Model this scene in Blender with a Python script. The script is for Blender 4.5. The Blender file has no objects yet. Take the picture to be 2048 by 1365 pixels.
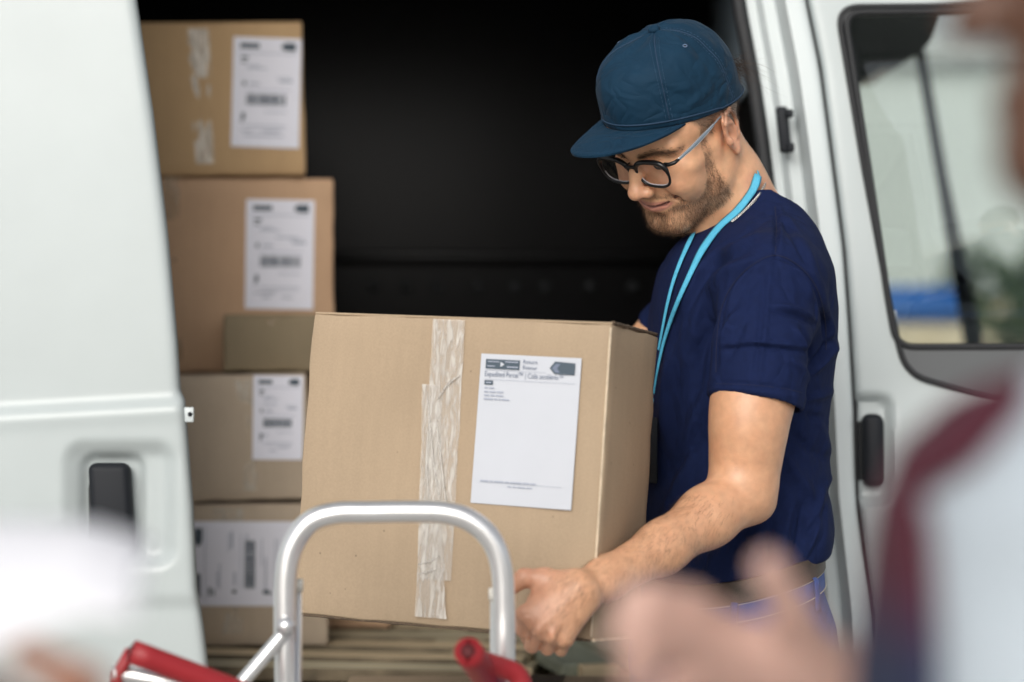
import bpy, bmesh, math, random
import numpy as np
from mathutils import Vector, Matrix, noise
from mathutils.bvhtree import BVHTree
random.seed(7)
RNG = np.random.default_rng(7)
scene = bpy.context.scene
COL = scene.collection
# ------------------------------------------------------------------ camera
EYE = 1.32                       # camera height
FPX = 85.0 / 36.0 * 2048.0       # focal length in photo pixels
cam_data = bpy.data.cameras.new('camera')
cam_data.lens = 85.0; cam_data.sensor_width = 36.0
cam_data.clip_start = 0.05; cam_data.clip_end = 2000.0
cam_data.dof.use_dof = True; cam_data.dof.focus_distance = 3.0; cam_data.dof.aperture_fstop = 2.2
cam = bpy.data.objects.new('camera', cam_data); COL.objects.link(cam)
cam.location = (0, 0, EYE); cam.rotation_euler = (math.radians(90), 0, 0)
scene.camera = cam
# ------------------------------------------------------------------ sky and sun (bright overcast)
SUN_EL, SUN_AZ = math.radians(28), math.radians(-166)     # azimuth from +Y towards +X: behind and left of the camera
world = bpy.data.worlds.new('World'); scene.world = world; world.use_nodes = True
wn = world.node_tree.nodes; wl = world.node_tree.links
sky = wn.new('ShaderNodeTexSky'); sky.sky_type = 'NISHITA'; sky.sun_disc = False
sky.sun_elevation = SUN_EL; sky.sun_rotation = SUN_AZ
sky.dust_density = 3.0; sky.ozone_density = 1.0
hs = wn.new('ShaderNodeHueSaturation'); hs.inputs['Saturation'].default_value = 0.28
wl.new(sky.outputs[0], hs.inputs['Color']); wl.new(hs.outputs[0], wn['Background'].inputs['Color'])
wn['Background'].inputs['Strength'].default_value = 0.135
sd = bpy.data.lights.new('sun', 'SUN'); sd.energy = 1.5; sd.angle = math.radians(38); sd.color = (1.0, 0.96, 0.9)
sun = bpy.data.objects.new('sun', sd); COL.objects.link(sun)
sdir = Vector((math.sin(SUN_AZ) * math.cos(SUN_EL), math.cos(SUN_AZ) * math.cos(SUN_EL), math.sin(SUN_EL)))
sun.rotation_euler = sdir.to_track_quat('Z', 'Y').to_euler()
sun.location = (-3, -4, 8)
vs = scene.view_settings
vs.view_transform = 'Standard'; vs.look = 'None'; vs.gamma = 1.0; vs.exposure = 0.12
vs.use_curve_mapping = False
scene.render.engine = 'CYCLES'
scene.cycles.use_denoising = True
scene.cycles.use_adaptive_sampling = True; scene.cycles.adaptive_threshold = 0.025
scene.cycles.max_bounces = 6; scene.cycles.transparent_max_bounces = 16
scene.cycles.caustics_reflective = False; scene.cycles.caustics_refractive = False

# ------------------------------------------------------------------ helpers
def P(px, py, d):
    """the point seen in the photograph at (px, py) when it stands d metres in front of the camera plane"""
    return Vector(((px - 1024) / FPX * d, d, EYE - (py - 682.5) / FPX * d))
def tag(o, label=None, cat=None, group=None, kind=None):
    if label: o['label'] = label
    if cat: o['category'] = cat
    if group: o['group'] = group
    if kind: o['kind'] = kind
    return o
def empty(name, loc, label=None, cat=None, group=None):
    o = bpy.data.objects.new(name, None); o.location = loc; o.empty_display_size = 0.05
    COL.objects.link(o); tag(o, label, cat, group); return o
def link(name, me, mat=None, parent=None, smooth=True):
    """one mesh object; world-space vertices are kept when it is parented to a plain Empty"""
    o = bpy.data.objects.new(name, me); COL.objects.link(o)
    if mat is not None and len(me.materials) == 0: me.materials.append(mat)
    if smooth: me.polygons.foreach_set('use_smooth', [True] * len(me.polygons))
    if parent is not None:
        o.parent = parent
        o.matrix_parent_inverse = parent_world(parent).inverted()
    return o
def parent_world(p):
    m = Matrix.LocRotScale(p.location, p.rotation_euler, p.scale)
    if p.parent is not None: return parent_world(p.parent) @ p.matrix_parent_inverse @ m
    return m
def mesh_py(name, verts, faces):
    me = bpy.data.meshes.new(name); me.from_pydata([tuple(map(float, v)) for v in verts], [], [tuple(map(int, f)) for f in faces])
    me.validate(); me.update(); return me
def mesh_np(name, V, Q):
    me = bpy.data.meshes.new(name); n = len(Q); k = Q.shape[1]
    me.vertices.add(len(V)); me.vertices.foreach_set('co', np.ascontiguousarray(V, np.float32).ravel())
    me.loops.add(n * k); me.loops.foreach_set('vertex_index', np.ascontiguousarray(Q, np.int32).ravel())
    me.polygons.add(n); me.polygons.foreach_set('loop_start', np.arange(0, n * k, k, dtype=np.int32))
    me.update(calc_edges=True); return me
def bm_mesh(name, bm):
    me = bpy.data.meshes.new(name); bm.normal_update(); bm.to_mesh(me); bm.free(); return me
def autosmooth(me, deg=35):
    """flat faces meeting at more than deg stay sharp"""
    me.polygons.foreach_set('use_smooth', [True] * len(me.polygons))
    bm = bmesh.new(); bm.from_mesh(me)
    for e in bm.edges:
        if len(e.link_faces) == 2 and e.calc_face_angle(0) > math.radians(deg): e.smooth = False
    bm.to_mesh(me); bm.free()
def box_bm(sx, sy, sz, bev=0.0, seg=2, c=(0, 0, 0)):
    bm = bmesh.new(); bmesh.ops.create_cube(bm, size=1.0)
    for v in bm.verts: v.co = Vector((v.co.x * sx + c[0], v.co.y * sy + c[1], v.co.z * sz + c[2]))
    if bev > 0: bmesh.ops.bevel(bm, geom=bm.edges[:], offset=bev, segments=seg, profile=0.5, affect='EDGES')
    return bm
def box_part(name, mat, parent, size, M=Matrix(), bev=0.004, seg=2):
    bm = box_bm(*size, bev, seg); bm.transform(M); me = bm_mesh(name, bm)
    o = link(name, me, mat, parent); autosmooth(me, 50); return o
def catmull(pts, n=8):
    pts = [Vector(p) for p in pts]; out = []
    for i in range(len(pts) - 1):
        p0 = pts[max(i - 1, 0)]; p1 = pts[i]; p2 = pts[i + 1]; p3 = pts[min(i + 2, len(pts) - 1)]
        for j in range(n):
            t = j / n
            out.append(0.5 * ((2 * p1) + (p2 - p0) * t + (2 * p0 - 5 * p1 + 4 * p2 - p3) * t * t + (3 * p1 - p0 - 3 * p2 + p3) * t ** 3))
    out.append(pts[-1]); return out
def tube_mesh(name, pts, r, seg=12, caps=True, closed=False, radii=None):
    pts = [Vector(p) for p in pts]; n = len(pts); V = []; F = []; up = None
    for i, p in enumerate(pts):
        if closed: t = pts[(i + 1) % n] - pts[i - 1]
        else: t = pts[min(i + 1, n - 1)] - pts[max(i - 1, 0)]
        t.normalize()
        if up is None:
            up = Vector((0, 0, 1)) if abs(t.z) < 0.9 else Vector((1, 0, 0))
        up = (up - t * up.dot(t)).normalized(); s = t.cross(up)
        rr = radii[i] if radii else r
        for k in range(seg):
            a = 2 * math.pi * k / seg; V.append(p + up * math.cos(a) * rr + s * math.sin(a) * rr)
    m = n if closed else n - 1
    for i in range(m):
        for k in range(seg):
            a = i * seg + k; b = i * seg + (k + 1) % seg; c = ((i + 1) % n) * seg
            F.append((a, b, c + (k + 1) % seg, c + k))
    if caps and not closed:
        F.append(tuple(range(seg - 1, -1, -1))); F.append(tuple((n - 1) * seg + k for k in range(seg)))
    return mesh_py(name, V, F)
def ribbon_mesh(name, pts, nrm, width, thick=0.0012):
    """flat strap along pts, lying across nrm, with real thickness"""
    V = []; F = []; n = len(pts)
    for i, p in enumerate(pts):
        p = Vector(p); t = (Vector(pts[min(i + 1, n - 1)]) - Vector(pts[max(i - 1, 0)])).normalized()
        q = Vector(nrm[i]).normalized(); s = t.cross(q).normalized(); w = width[i] if hasattr(width, '__len__') else width
        for a, b in ((-1, 0), (-0.5, 1.0), (0.5, 1.0), (1, 0), (0.5, -1), (-0.5, -1)):
            V.append(p + s * (a * w / 2) + q * (b * thick / 2))
    for i in range(n - 1):
        for k in range(6):
            F.append((i * 6 + k, i * 6 + (k + 1) % 6, (i + 1) * 6 + (k + 1) % 6, (i + 1) * 6 + k))
    F.append((5, 4, 3, 2, 1, 0)); F.append(tuple((n - 1) * 6 + k for k in range(6)))
    return mesh_py(name, V, F)
def poly_plate(name, outer, holes, thick, plane):
    """flat polygon with holes in plane(u, v) -> point, given a thickness along +Y"""
    bm = bmesh.new(); edges = []
    for loop in [outer] + list(holes):
        vs_ = [bm.verts.new(plane(*p)) for p in loop]
        for i in range(len(vs_)): edges.append(bm.edges.new((vs_[i], vs_[(i + 1) % len(vs_)])))
    bmesh.ops.triangle_fill(bm, use_beauty=True, edges=edges)
    bmesh.ops.recalc_face_normals(bm, faces=bm.faces[:])
    if bm.faces[:] and sum(f.normal.y * f.calc_area() for f in bm.faces) > 0:
        bmesh.ops.reverse_faces(bm, faces=bm.faces[:])
    r = bmesh.ops.extrude_face_region(bm, geom=bm.faces[:])
    # the extruded copy becomes the front: push the old one back
    new = [g for g in r['geom'] if isinstance(g, bmesh.types.BMVert)]
    newset = set(new)
    for v in bm.verts:
        if v not in newset: v.co.y += thick
    bmesh.ops.recalc_face_normals(bm, faces=bm.faces[:])
    return bm_mesh(name, bm)
def rounded(pts, r=12, n=5):
    """round the corners of a pixel polygon"""
    out = []; m = len(pts)
    for i in range(m):
        p = Vector(pts[i]); a = Vector(pts[i - 1]) - p; b = Vector(pts[(i + 1) % m]) - p
        rr = min(r, a.length * 0.45, b.length * 0.45); a = p + a.normalized() * rr; b = p + b.normalized() * rr
        for k in range(n + 1):
            t = k / n; q = a * (1 - t) ** 2 + p * 2 * t * (1 - t) + b * t * t; out.append((q.x, q.y))
    return out
def smooth01(e0, e1, x):
    t = np.clip((x - e0) / (e1 - e0), 0, 1); return t * t * (3 - 2 * t)

# ------------------------------------------------------------------ materials
def mat(name, col, rough=0.5, metal=0.0, var=0.0, vscale=8.0, bump=0.0, bscale=200.0, coat=0.0, sss=0.0, spec=0.5, attr=None, stretch=None, sheen=0.0, alpha=1.0, wrinkle=None):
    m = bpy.data.materials.new(name); m.use_nodes = True
    nt = m.node_tree; n = nt.nodes; l = nt.links; b = n['Principled BSDF']
    b.inputs['Roughness'].default_value = rough; b.inputs['Metallic'].default_value = metal
    b.inputs['Specular IOR Level'].default_value = spec
    if coat: b.inputs['Coat Weight'].default_value = coat; b.inputs['Coat Roughness'].default_value = 0.08
    if sheen: b.inputs['Sheen Weight'].default_value = sheen; b.inputs['Sheen Roughness'].default_value = 0.4
    if alpha < 1: b.inputs['Alpha'].default_value = alpha
    tc = n.new('ShaderNodeTexCoord'); mp = n.new('ShaderNodeMapping'); l.new(tc.outputs['Object'], mp.inputs['Vector'])
    if stretch: mp.inputs['Scale'].default_value = stretch
    src = None
    if attr:
        at = n.new('ShaderNodeVertexColor'); at.layer_name = attr; src = at.outputs['Color']
    if var > 0:
        ns = n.new('ShaderNodeTexNoise'); ns.inputs['Scale'].default_value = vscale; ns.inputs['Detail'].default_value = 5.0
        l.new(mp.outputs[0], ns.inputs['Vector'])
        mr = n.new('ShaderNodeMapRange'); mr.inputs['From Min'].default_value = 0.3; mr.inputs['From Max'].default_value = 0.7
        mr.inputs['To Min'].default_value = 1 - var; mr.inputs['To Max'].default_value = 1 + var
        l.new(ns.outputs['Fac'], mr.inputs['Value'])
        mx = n.new('ShaderNodeMix'); mx.data_type = 'RGBA'; mx.blend_type = 'MULTIPLY'; mx.inputs['Factor'].default_value = 1.0
        if src: l.new(src, mx.inputs['A'])
        else: mx.inputs['A'].default_value = (*col, 1)
        l.new(mr.outputs[0], mx.inputs['B']); src = mx.outputs['Result']
    if src: l.new(src, b.inputs['Base Color'])
    else: b.inputs['Base Color'].default_value = (*col, 1)
    if sss:
        b.inputs['Subsurface Weight'].default_value = sss; b.inputs['Subsurface Radius'].default_value = (1.0, 0.35, 0.2)
        b.inputs['Subsurface Scale'].default_value = 0.006
    if bump > 0:
        nb = n.new('ShaderNodeTexNoise'); nb.inputs['Scale'].default_value = bscale; nb.inputs['Detail'].default_value = 3.0
        l.new(mp.outputs[0], nb.inputs['Vector'])
        bp = n.new('ShaderNodeBump'); bp.inputs['Strength'].default_value = bump; bp.inputs['Distance'].default_value = 0.002
        l.new(nb.outputs['Fac'], bp.inputs['Height']); l.new(bp.outputs[0], b.inputs['Normal'])
        if wrinkle:      # soft creases of the cloth: ridged noise, stretched along the drape
            wsc, wst, wdist, wmap = wrinkle
            m2 = n.new('ShaderNodeMapping'); m2.inputs['Scale'].default_value = wmap; m2.inputs['Rotation'].default_value = (0.3, 0.5, 0.2); l.new(tc.outputs['Object'], m2.inputs['Vector'])
            wn_ = n.new('ShaderNodeTexNoise'); wn_.inputs['Scale'].default_value = wsc; wn_.inputs['Detail'].default_value = 2.0; wn_.inputs['Distortion'].default_value = 0.6; l.new(m2.outputs[0], wn_.inputs['Vector'])
            s1 = n.new('ShaderNodeMath'); s1.operation = 'SUBTRACT'; s1.inputs[1].default_value = 0.5; l.new(wn_.outputs['Fac'], s1.inputs[0])
            s2_ = n.new('ShaderNodeMath'); s2_.operation = 'ABSOLUTE'; l.new(s1.outputs[0], s2_.inputs[0])
            s3_ = n.new('ShaderNodeMath'); s3_.operation = 'SMOOTH_MIN'; s3_.inputs[1].default_value = 0.16; s3_.inputs[2].default_value = 0.1; l.new(s2_.outputs[0], s3_.inputs[0])
            b2 = n.new('ShaderNodeBump'); b2.inputs['Strength'].default_value = wst; b2.inputs['Distance'].default_value = wdist
            l.new(s3_.outputs[0], b2.inputs['Height']); l.new(b2.outputs[0], bp.inputs['Normal'])
    return m
def cardboard(name, col):
    """kraft board: fine upright flute lines, fibre specks and soft blotches"""
    m = mat(name, col, rough=0.75, var=0.07, vscale=5.0, spec=0.25)
    nt = m.node_tree; n = nt.nodes; l = nt.links; b = n['Principled BSDF']; tc = [x for x in n if x.type == 'TEX_COORD'][0]
    wv = n.new('ShaderNodeTexWave'); wv.wave_type = 'BANDS'; wv.bands_direction = 'X'; wv.inputs['Scale'].default_value = 40.0
    wv.inputs['Distortion'].default_value = 0.6; wv.inputs['Detail'].default_value = 2.0
    l.new(tc.outputs['Object'], wv.inputs['Vector'])
    fib = n.new('ShaderNodeTexNoise'); fib.inputs['Scale'].default_value = 420.0; fib.inputs['Detail'].default_value = 4.0
    l.new(tc.outputs['Object'], fib.inputs['Vector'])
    ad = n.new('ShaderNodeMath'); ad.operation = 'MULTIPLY_ADD'; ad.inputs[1].default_value = 0.5
    l.new(wv.outputs['Fac'], ad.inputs[0]); l.new(fib.outputs['Fac'], ad.inputs[2])
    bp = n.new('ShaderNodeBump'); bp.inputs['Strength'].default_value = 0.09; bp.inputs['Distance'].default_value = 0.001
    l.new(ad.outputs[0], bp.inputs['Height']); l.new(bp.outputs[0], b.inputs['Normal'])
    # fibre specks
    src = b.inputs['Base Color'].links[0].from_socket
    mr = n.new('ShaderNodeMapRange'); mr.inputs['From Min'].default_value = 0.35; mr.inputs['From Max'].default_value = 0.65
    mr.inputs['To Min'].default_value = 0.955; mr.inputs['To Max'].default_value = 1.04
    l.new(fib.outputs['Fac'], mr.inputs['Value'])
    mx = n.new('ShaderNodeMix'); mx.data_type = 'RGBA'; mx.blend_type = 'MULTIPLY'; mx.inputs['Factor'].default_value = 1.0
    l.new(src, mx.inputs['A']); l.new(mr.outputs[0], mx.inputs['B'])
    mp2 = n.new('ShaderNodeMapping'); mp2.inputs['Scale'].default_value = (9.0, 9.0, 1.3); l.new(tc.outputs['Object'], mp2.inputs['Vector'])
    st = n.new('ShaderNodeTexNoise'); st.inputs['Scale'].default_value = 9.0; st.inputs['Detail'].default_value = 6.0; l.new(mp2.outputs[0], st.inputs['Vector'])
    sr = n.new('ShaderNodeMapRange'); sr.inputs['From Min'].default_value = 0.35; sr.inputs['From Max'].default_value = 0.68
    sr.inputs['To Min'].default_value = 0.978; sr.inputs['To Max'].default_value = 1.02; l.new(st.outputs['Fac'], sr.inputs['Value'])
    # sparse dark specks and nicks
    vo = n.new('ShaderNodeTexVoronoi'); vo.inputs['Scale'].default_value = 34.0; l.new(tc.outputs['Object'], vo.inputs['Vector'])
    vr = n.new('ShaderNodeMapRange'); vr.inputs['From Min'].default_value = 0.03; vr.inputs['From Max'].default_value = 0.055; vr.inputs['To Min'].default_value = 0.62; vr.inputs['To Max'].default_value = 1.0
    l.new(vo.outputs['Distance'], vr.inputs['Value'])
    m3 = n.new('ShaderNodeMath'); m3.operation = 'MULTIPLY'; l.new(sr.outputs[0], m3.inputs[0]); l.new(vr.outputs[0], m3.inputs[1])
    mx2 = n.new('ShaderNodeMix'); mx2.data_type = 'RGBA'; mx2.blend_type = 'MULTIPLY'; mx2.inputs['Factor'].default_value = 1.0
    l.new(mx.outputs['Result'], mx2.inputs['A']); l.new(m3.outputs[0], mx2.inputs['B']); l.new(mx2.outputs['Result'], b.inputs['Base Color'])
    return m
def tape_mat(name, alpha=0.55, col=(0.72, 0.67, 0.58)):
    m = mat(name, col, rough=0.12, spec=0.7)
    nt = m.node_tree; n = nt.nodes; l = nt.links; b = n['Principled BSDF']; tc = [x for x in n if x.type == 'TEX_COORD'][0]
    mp = n.new('ShaderNodeMapping'); mp.inputs['Scale'].default_value = (1.0, 1.0, 0.16); l.new(tc.outputs['Object'], mp.inputs['Vector'])
    ns = n.new('ShaderNodeTexNoise'); ns.inputs['Scale'].default_value = 210.0; ns.inputs['Detail'].default_value = 5.0; ns.inputs['Distortion'].default_value = 0.7
    l.new(mp.outputs[0], ns.inputs['Vector'])
    rp = n.new('ShaderNodeMapRange'); rp.inputs['From Min'].default_value = 0.46; rp.inputs['From Max'].default_value = 0.62
    rp.inputs['To Min'].default_value = alpha - 0.14; rp.inputs['To Max'].default_value = min(alpha + 0.22, 1.0)
    l.new(ns.outputs['Fac'], rp.inputs['Value']); l.new(rp.outputs[0], b.inputs['Alpha'])
    bp = n.new('ShaderNodeBump'); bp.inputs['Strength'].default_value = 0.5; bp.inputs['Distance'].default_value = 0.002
    l.new(ns.outputs['Fac'], bp.inputs['Height']); l.new(bp.outputs[0], b.inputs['Normal'])
    return m
M_paint = mat('white_van_paint', (0.43, 0.475, 0.478), rough=0.36, var=0.03, vscale=7.0, coat=0.15, spec=0.4)
M_jamb = mat('white_jamb_paint', (0.55, 0.60, 0.605), rough=0.4, var=0.03, vscale=6.0)
M_black = mat('black_plastic', (0.010, 0.012, 0.016), rough=0.6, bump=0.15, bscale=900, spec=0.3)
M_rubber = mat('black_rubber', (0.012, 0.013, 0.015), rough=0.65, bump=0.1, bscale=400)
M_trim = mat('grey_window_trim', (0.085, 0.09, 0.095), rough=0.5, bump=0.1, bscale=600)
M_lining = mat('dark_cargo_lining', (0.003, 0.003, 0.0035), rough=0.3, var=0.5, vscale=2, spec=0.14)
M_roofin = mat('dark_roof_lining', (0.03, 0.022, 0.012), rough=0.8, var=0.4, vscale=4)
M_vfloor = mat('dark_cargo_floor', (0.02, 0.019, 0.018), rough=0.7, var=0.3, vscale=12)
M_steel = mat('bolt_steel', (0.35, 0.35, 0.36), rough=0.3, metal=1.0)
M_paper = mat('white_label_paper', (0.50, 0.52, 0.565), rough=0.55, var=0.015, vscale=20)
M_paper_b = mat('bluish_white_label_paper', (0.78, 0.78, 0.86), rough=0.5, var=0.02, vscale=20)
M_ink = mat('slate_label_ink', (0.05, 0.075, 0.10), rough=0.6)
M_inkl = mat('light_label_ink', (0.33, 0.36, 0.44), rough=0.6)
M_inkm = mat('mid_label_ink', (0.14, 0.17, 0.24), rough=0.6)
M_tape = tape_mat('clear_packing_tape', 0.34)
M_tape2 = tape_mat('brown_packing_tape', 0.5, (0.42, 0.30, 0.18))
# ================================================================== SETTING
g = link('ground', mesh_py('ground', [(-400, -300, 0), (400, -300, 0), (400, 700, 0), (-400, 700, 0)], [(0, 1, 2, 3)]),
         mat('pale_concrete_ground', (0.44, 0.43, 0.41), rough=0.9, var=0.12, vscale=3.0, bump=0.4, bscale=60), smooth=False)  # unseen light paving, kept pale to bounce light up onto the face
tag(g, kind='structure')

# ================================================================== THE VAN
YS = 3.47          # outer side skin of the van
YD = 3.22          # slid-back door stands proud of the side
YF = 5.15          # far side wall
XB = 0.40          # bulkhead
van = empty('delivery_van', (0.3, YS, 0.0), 'white delivery van with sliding door slid open and boxes inside', 'van')
def interp(poly, py):
    return np.interp(py, [p[1] for p in poly], [p[0] for p in poly])
def z2py(z, d): return 682.5 + (EYE - z) * FPX / d
def x2px(x, d): return 1024 + x * FPX / d
def sheet(name, xs_fun, zs, yfun, thick, keep=None):
    """stamped panel: rows zs, each row a list of x from xs_fun(z); the skin lies at yfun(x, z)"""
    rows = []
    for z in zs:
        xs = xs_fun(z); rows.append([(x, z) for x in xs])
    A = np.array(rows); nz, nx = A.shape[:2]
    X = A[..., 0]; Z = A[..., 1]; Y = yfun(X, Z)
    V = np.stack([X, Y, Z], -1).reshape(-1, 3)
    idx = np.arange(nz * nx).reshape(nz, nx)
    Q = np.stack([idx[:-1, :-1], idx[:-1, 1:], idx[1:, 1:], idx[1:, :-1]], -1).reshape(-1, 4)
    if keep is not None:
        cx = X.reshape(-1)[Q].mean(1); cz = Z.reshape(-1)[Q].mean(1); Q = Q[keep(cx, cz)]
    # rows ascend in z and x: normal = +x cross +z = -y  (towards the camera)
    bm = bmesh.new(); me0 = mesh_np(name, V, Q); bm.from_mesh(me0); bpy.data.meshes.remove(me0)
    r = bmesh.ops.extrude_face_region(bm, geom=bm.faces[:])
    new = set(g_ for g_ in r['geom'] if isinstance(g_, bmesh.types.BMVert))
    for v in bm.verts:
        if v not in new: v.co.y += thick
    bmesh.ops.delete(bm, geom=[v for v in bm.verts if not v.link_faces], context='VERTS')
    bmesh.ops.recalc_face_normals(bm, faces=bm.faces[:])
    me = bm_mesh(name, bm); autosmooth(me, 40); return me
def rrect(px, py, cx, cy, hx, hy, r):
    qx = np.abs(px - cx) - hx + r; qy = np.abs(py - cy) - hy + r
    return np.hypot(np.maximum(qx, 0), np.maximum(qy, 0)) + np.minimum(np.maximum(qx, qy), 0) - r
# ---- sliding door at the left
EDGE = [(238, -160), (265, 0), (300, 230), (330, 470), (350, 690), (356, 782), (366, 802), (371, 860), (383, 1010), (391, 1180), (403, 1260), (411, 1330), (415, 1420), (418, 1700), (418, 2300)]
s_off = np.concatenate([[0, .003, .006], np.arange(.01, .36, .0045), np.arange(.38, 1.3, .08)])
def door_x(z):
    e = (interp(EDGE, z2py(z, YD)) - 1024) / FPX * YD
    return list((e - s_off)[::-1])
def door_y(X, Z):
    px = x2px(X, YD); py = z2py(Z, YD)
    y = YD + 0.035 * ((Z - 1.15) / 0.9) ** 2
    crease = 812 - (px - 180) * 0.055
    y = y + 0.009 * smooth01(crease + 18, crease - 18, py)
    y = y - 0.0015 * np.exp(-((py - crease - 22) / 16) ** 2)
    d = rrect(px, py, 240, 1010, 104, 118, 34)
    y = y + 0.014 * smooth01(18, -26, d)
    d2 = rrect(px, py, 222, 1012, 62, 100, 26)
    y = y + 0.013 * smooth01(10, -14, d2)
    edge = interp(EDGE, py) - px
    y = y + 0.010 * np.exp(-np.maximum(edge, 0) / 5.0)
    crease2 = 1195
    y = y + 0.006 * smooth01(crease2 - 10, crease2 + 30, py)
    return y
zs = np.concatenate([np.arange(0.42, 0.86, .04), np.arange(0.86, 1.32, .0045), np.arange(1.33, 2.2, .03)])
dr = link('sliding_door', sheet('sliding_door', door_x, zs, door_y, 0.010), M_paint, van)
tag(dr, 'white sliding door slid back')
def px_box(name, m, parent, x0, y0, x1, y1, d, depth, bev=0.006, seg=3, skew=0.0):
    a = P(x0, y1, d); b = P(x1, y0, d); c = (a + b) / 2
    bm = box_bm(b.x - a.x, depth, b.z - a.z, bev, seg)
    for v in bm.verts: v.co.x -= skew * v.co.z
    bm.transform(Matrix.Translation(c)); me = bm_mesh(name, bm); o = link(name, me, m, parent); autosmooth(me, 50); return o
h1 = px_box('handle', M_black, dr, 182, 926, 266, 1098, YD + .012, 0.03, 0.0115, 4, 0.06)
px_box('handle_pivot', M_rubber, dr, 164, 958, 196, 1085, YD + .034, 0.016, 0.004)
# catch bracket on the leading edge
bm = box_bm(0.013, 0.004, 0.02, 0.0015, 2); bm.transform(Matrix.Translation(P(378, 830, YD + .01))); me = bm_mesh('catch', bm)
ca = link('catch_bracket', me, M_jamb, dr)
link('catch_hole', tube_mesh('catch_hole', [P(380, 829, YD + .0085), P(380, 829, YD + .0072)], 0.0032, 10), M_black, ca)
# ---- pillar between cargo opening and front door
SEALL = [(1468, -120), (1482, 0), (1512, 160), (1532, 320), (1545, 420), (1570, 620), (1588, 800), (1610, 1100), (1620, 1365), (1625, 2300)]
SEALR = [(1488, -120), (1505, 0), (1530, 150), (1548, 270), (1562, 400), (1586, 620), (1604, 800), (1626, 1100), (1636, 1365), (1640, 2300)]
SHUT = [(1600, -160), (1622, 0), (1647, 128), (1672, 334), (1692, 501), (1703, 668), (1711, 820), (1716, 1000), (1732, 1110), (1752, 1230), (1758, 1365), (1760, 1600), (1740, 2300)]
def pillar_x(z):
    py = z2py(z, YS); a = interp(SEALR, py); b = interp(SHUT, py) - 4
    return [((a + (b - a) * t) - 1024) / FPX * YS for t in np.concatenate([[0, .03, .06], np.linspace(.1, 1, 26)])]
def side_y(Z): return YS + 0.05 * ((Z - 1.05) / 0.9) ** 2
def pillar_y(X, Z):
    py = z2py(Z, YS); px = x2px(X, YS); a = interp(SEALR, py); b = interp(SHUT, py)
    t = (px - a) / (b - a)
    y = side_y(Z) + 0.055 * smooth01(0.62, 0.5, t) + 0.02 * smooth01(0.3, 0.2, t)
    y = y + 0.006 * np.exp(-np.maximum(b - 4 - px, 0) / 4.0)
    return y
zs2 = np.concatenate([np.arange(0.5, 2.25, .03)])
link('door_pillar', sheet('door_pillar', pillar_x, zs2, pillar_y, 0.05), M_jamb, van)
# rubber seal round the opening
pts = []
for py in np.linspace(-150, 1900, 60):
    z = P(0, py, YS).z; pts.append(Vector(((interp(SEALL, py) * .5 + interp(SEALR, py) * .5 - 1024) / FPX * YS, float(side_y(z)) + .07, z)))
link('door_seal', tube_mesh('door_seal', pts, 0.011, 10), M_rubber, van)
# striker on the pillar
st = px_box('striker_plate', M_black, van, 1556, 214, 1578, 306, YS + .055, 0.02, 0.004, 3, 0.1)
bm = box_bm(.010, .02, .012, .003); bm.transform(Matrix.Translation(P(1579, 228, YS + .04))); link('striker_lug', bm_mesh('striker_lug', bm), M_black, st)
bm = box_bm(.010, .02, .014, .003); bm.transform(Matrix.Translation(P(1581, 296, YS + .04))); link('striker_lug', bm_mesh('striker_lug', bm), M_black, st)
# ---- front door with window opening
W_OUT = rounded([(1680, 8), (2330, 2), (2600, 60), (2600, 905), (2100, 822), (1960, 792), (1812, 748), (1786, 640), (1730, 330)], 46, 7)
W_IN = rounded([(1698, 22), (2320, 16), (2580, 75), (2580, 690), (1796, 691), (1780, 600), (1745, 350)], 34, 7)
def in_poly(px, py, poly):
    r = np.zeros(px.shape, bool); n = len(poly)
    for i in range(n):
        x0, y0 = poly[i - 1]; x1, y1 = poly[i]
        if y0 == y1: continue
        c = ((y0 > py) != (y1 > py)) & (px < (x1 - x0) * (py - y0) / (y1 - y0) + x0); r ^= c
    return r
s2 = np.concatenate([[0, .003, .006], np.arange(.01, .34, .006), np.arange(.36, 1.1, .05)])
def fdoor_x(z):
    e = (interp(SHUT, z2py(z, YS)) + 4 - 1024) / FPX * YS
    return list(e + s2)
def fdoor_y(X, Z):
    px = x2px(X, YS); py = z2py(Z, YS); y = side_y(Z)
    b = interp(SHUT, py)
    y = y + 0.007 * np.exp(-np.maximum(px - b - 4, 0) / 4.0)
    d = rrect(px, py, 1738, 900, 46, 108, 26)
    y = y + 0.016 * smooth01(8, -16, d)
    y = y - 0.007 * smooth01(992, 1012, py)
    y = y - 0.008 * smooth01(1150, 1040, py) * smooth01(760, 900, py)
    return y
WMID = [((a[0] * .6 + 0), a[1]) for a in W_OUT]
def shrink(poly, k):
    out = []; n = len(poly)
    for i in range(n):
        p = Vector(poly[i]); t = (Vector(poly[(i + 1) % n]) - Vector(poly[i - 1])).normalized(); out.append((p.x - t.y * k, p.y + t.x * k))
    return out
HOLE = shrink(W_OUT, 6)
zs3 = np.concatenate([np.arange(0.5, 0.8, .03), np.arange(0.8, 1.42, .006), np.arange(1.42, 2.25, .008)])
fd = link('front_door', sheet('front_door', fdoor_x, zs3, fdoor_y, 0.035,
          lambda cx, cz: ~in_poly(x2px(cx, YS), z2py(cz, YS), HOLE)), M_paint, van)
tag(fd, 'white front cab door')
def wplane(off):
    return lambda u, v: Vector((P(u, v, YS).x, float(side_y(P(u, v, YS).z)) + off, P(u, v, YS).z))
wf = link('window_frame', poly_plate('window_frame', W_OUT, [W_IN], 0.035, wplane(-0.004)), M_trim, fd)
autosmooth(wf.data, 35)
lip = link('window_gasket', tube_mesh('gasket', [wplane(-0.004)(*p) for p in shrink(W_IN, -3)], 0.005, 8, closed=True), M_rubber, wf)
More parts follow.
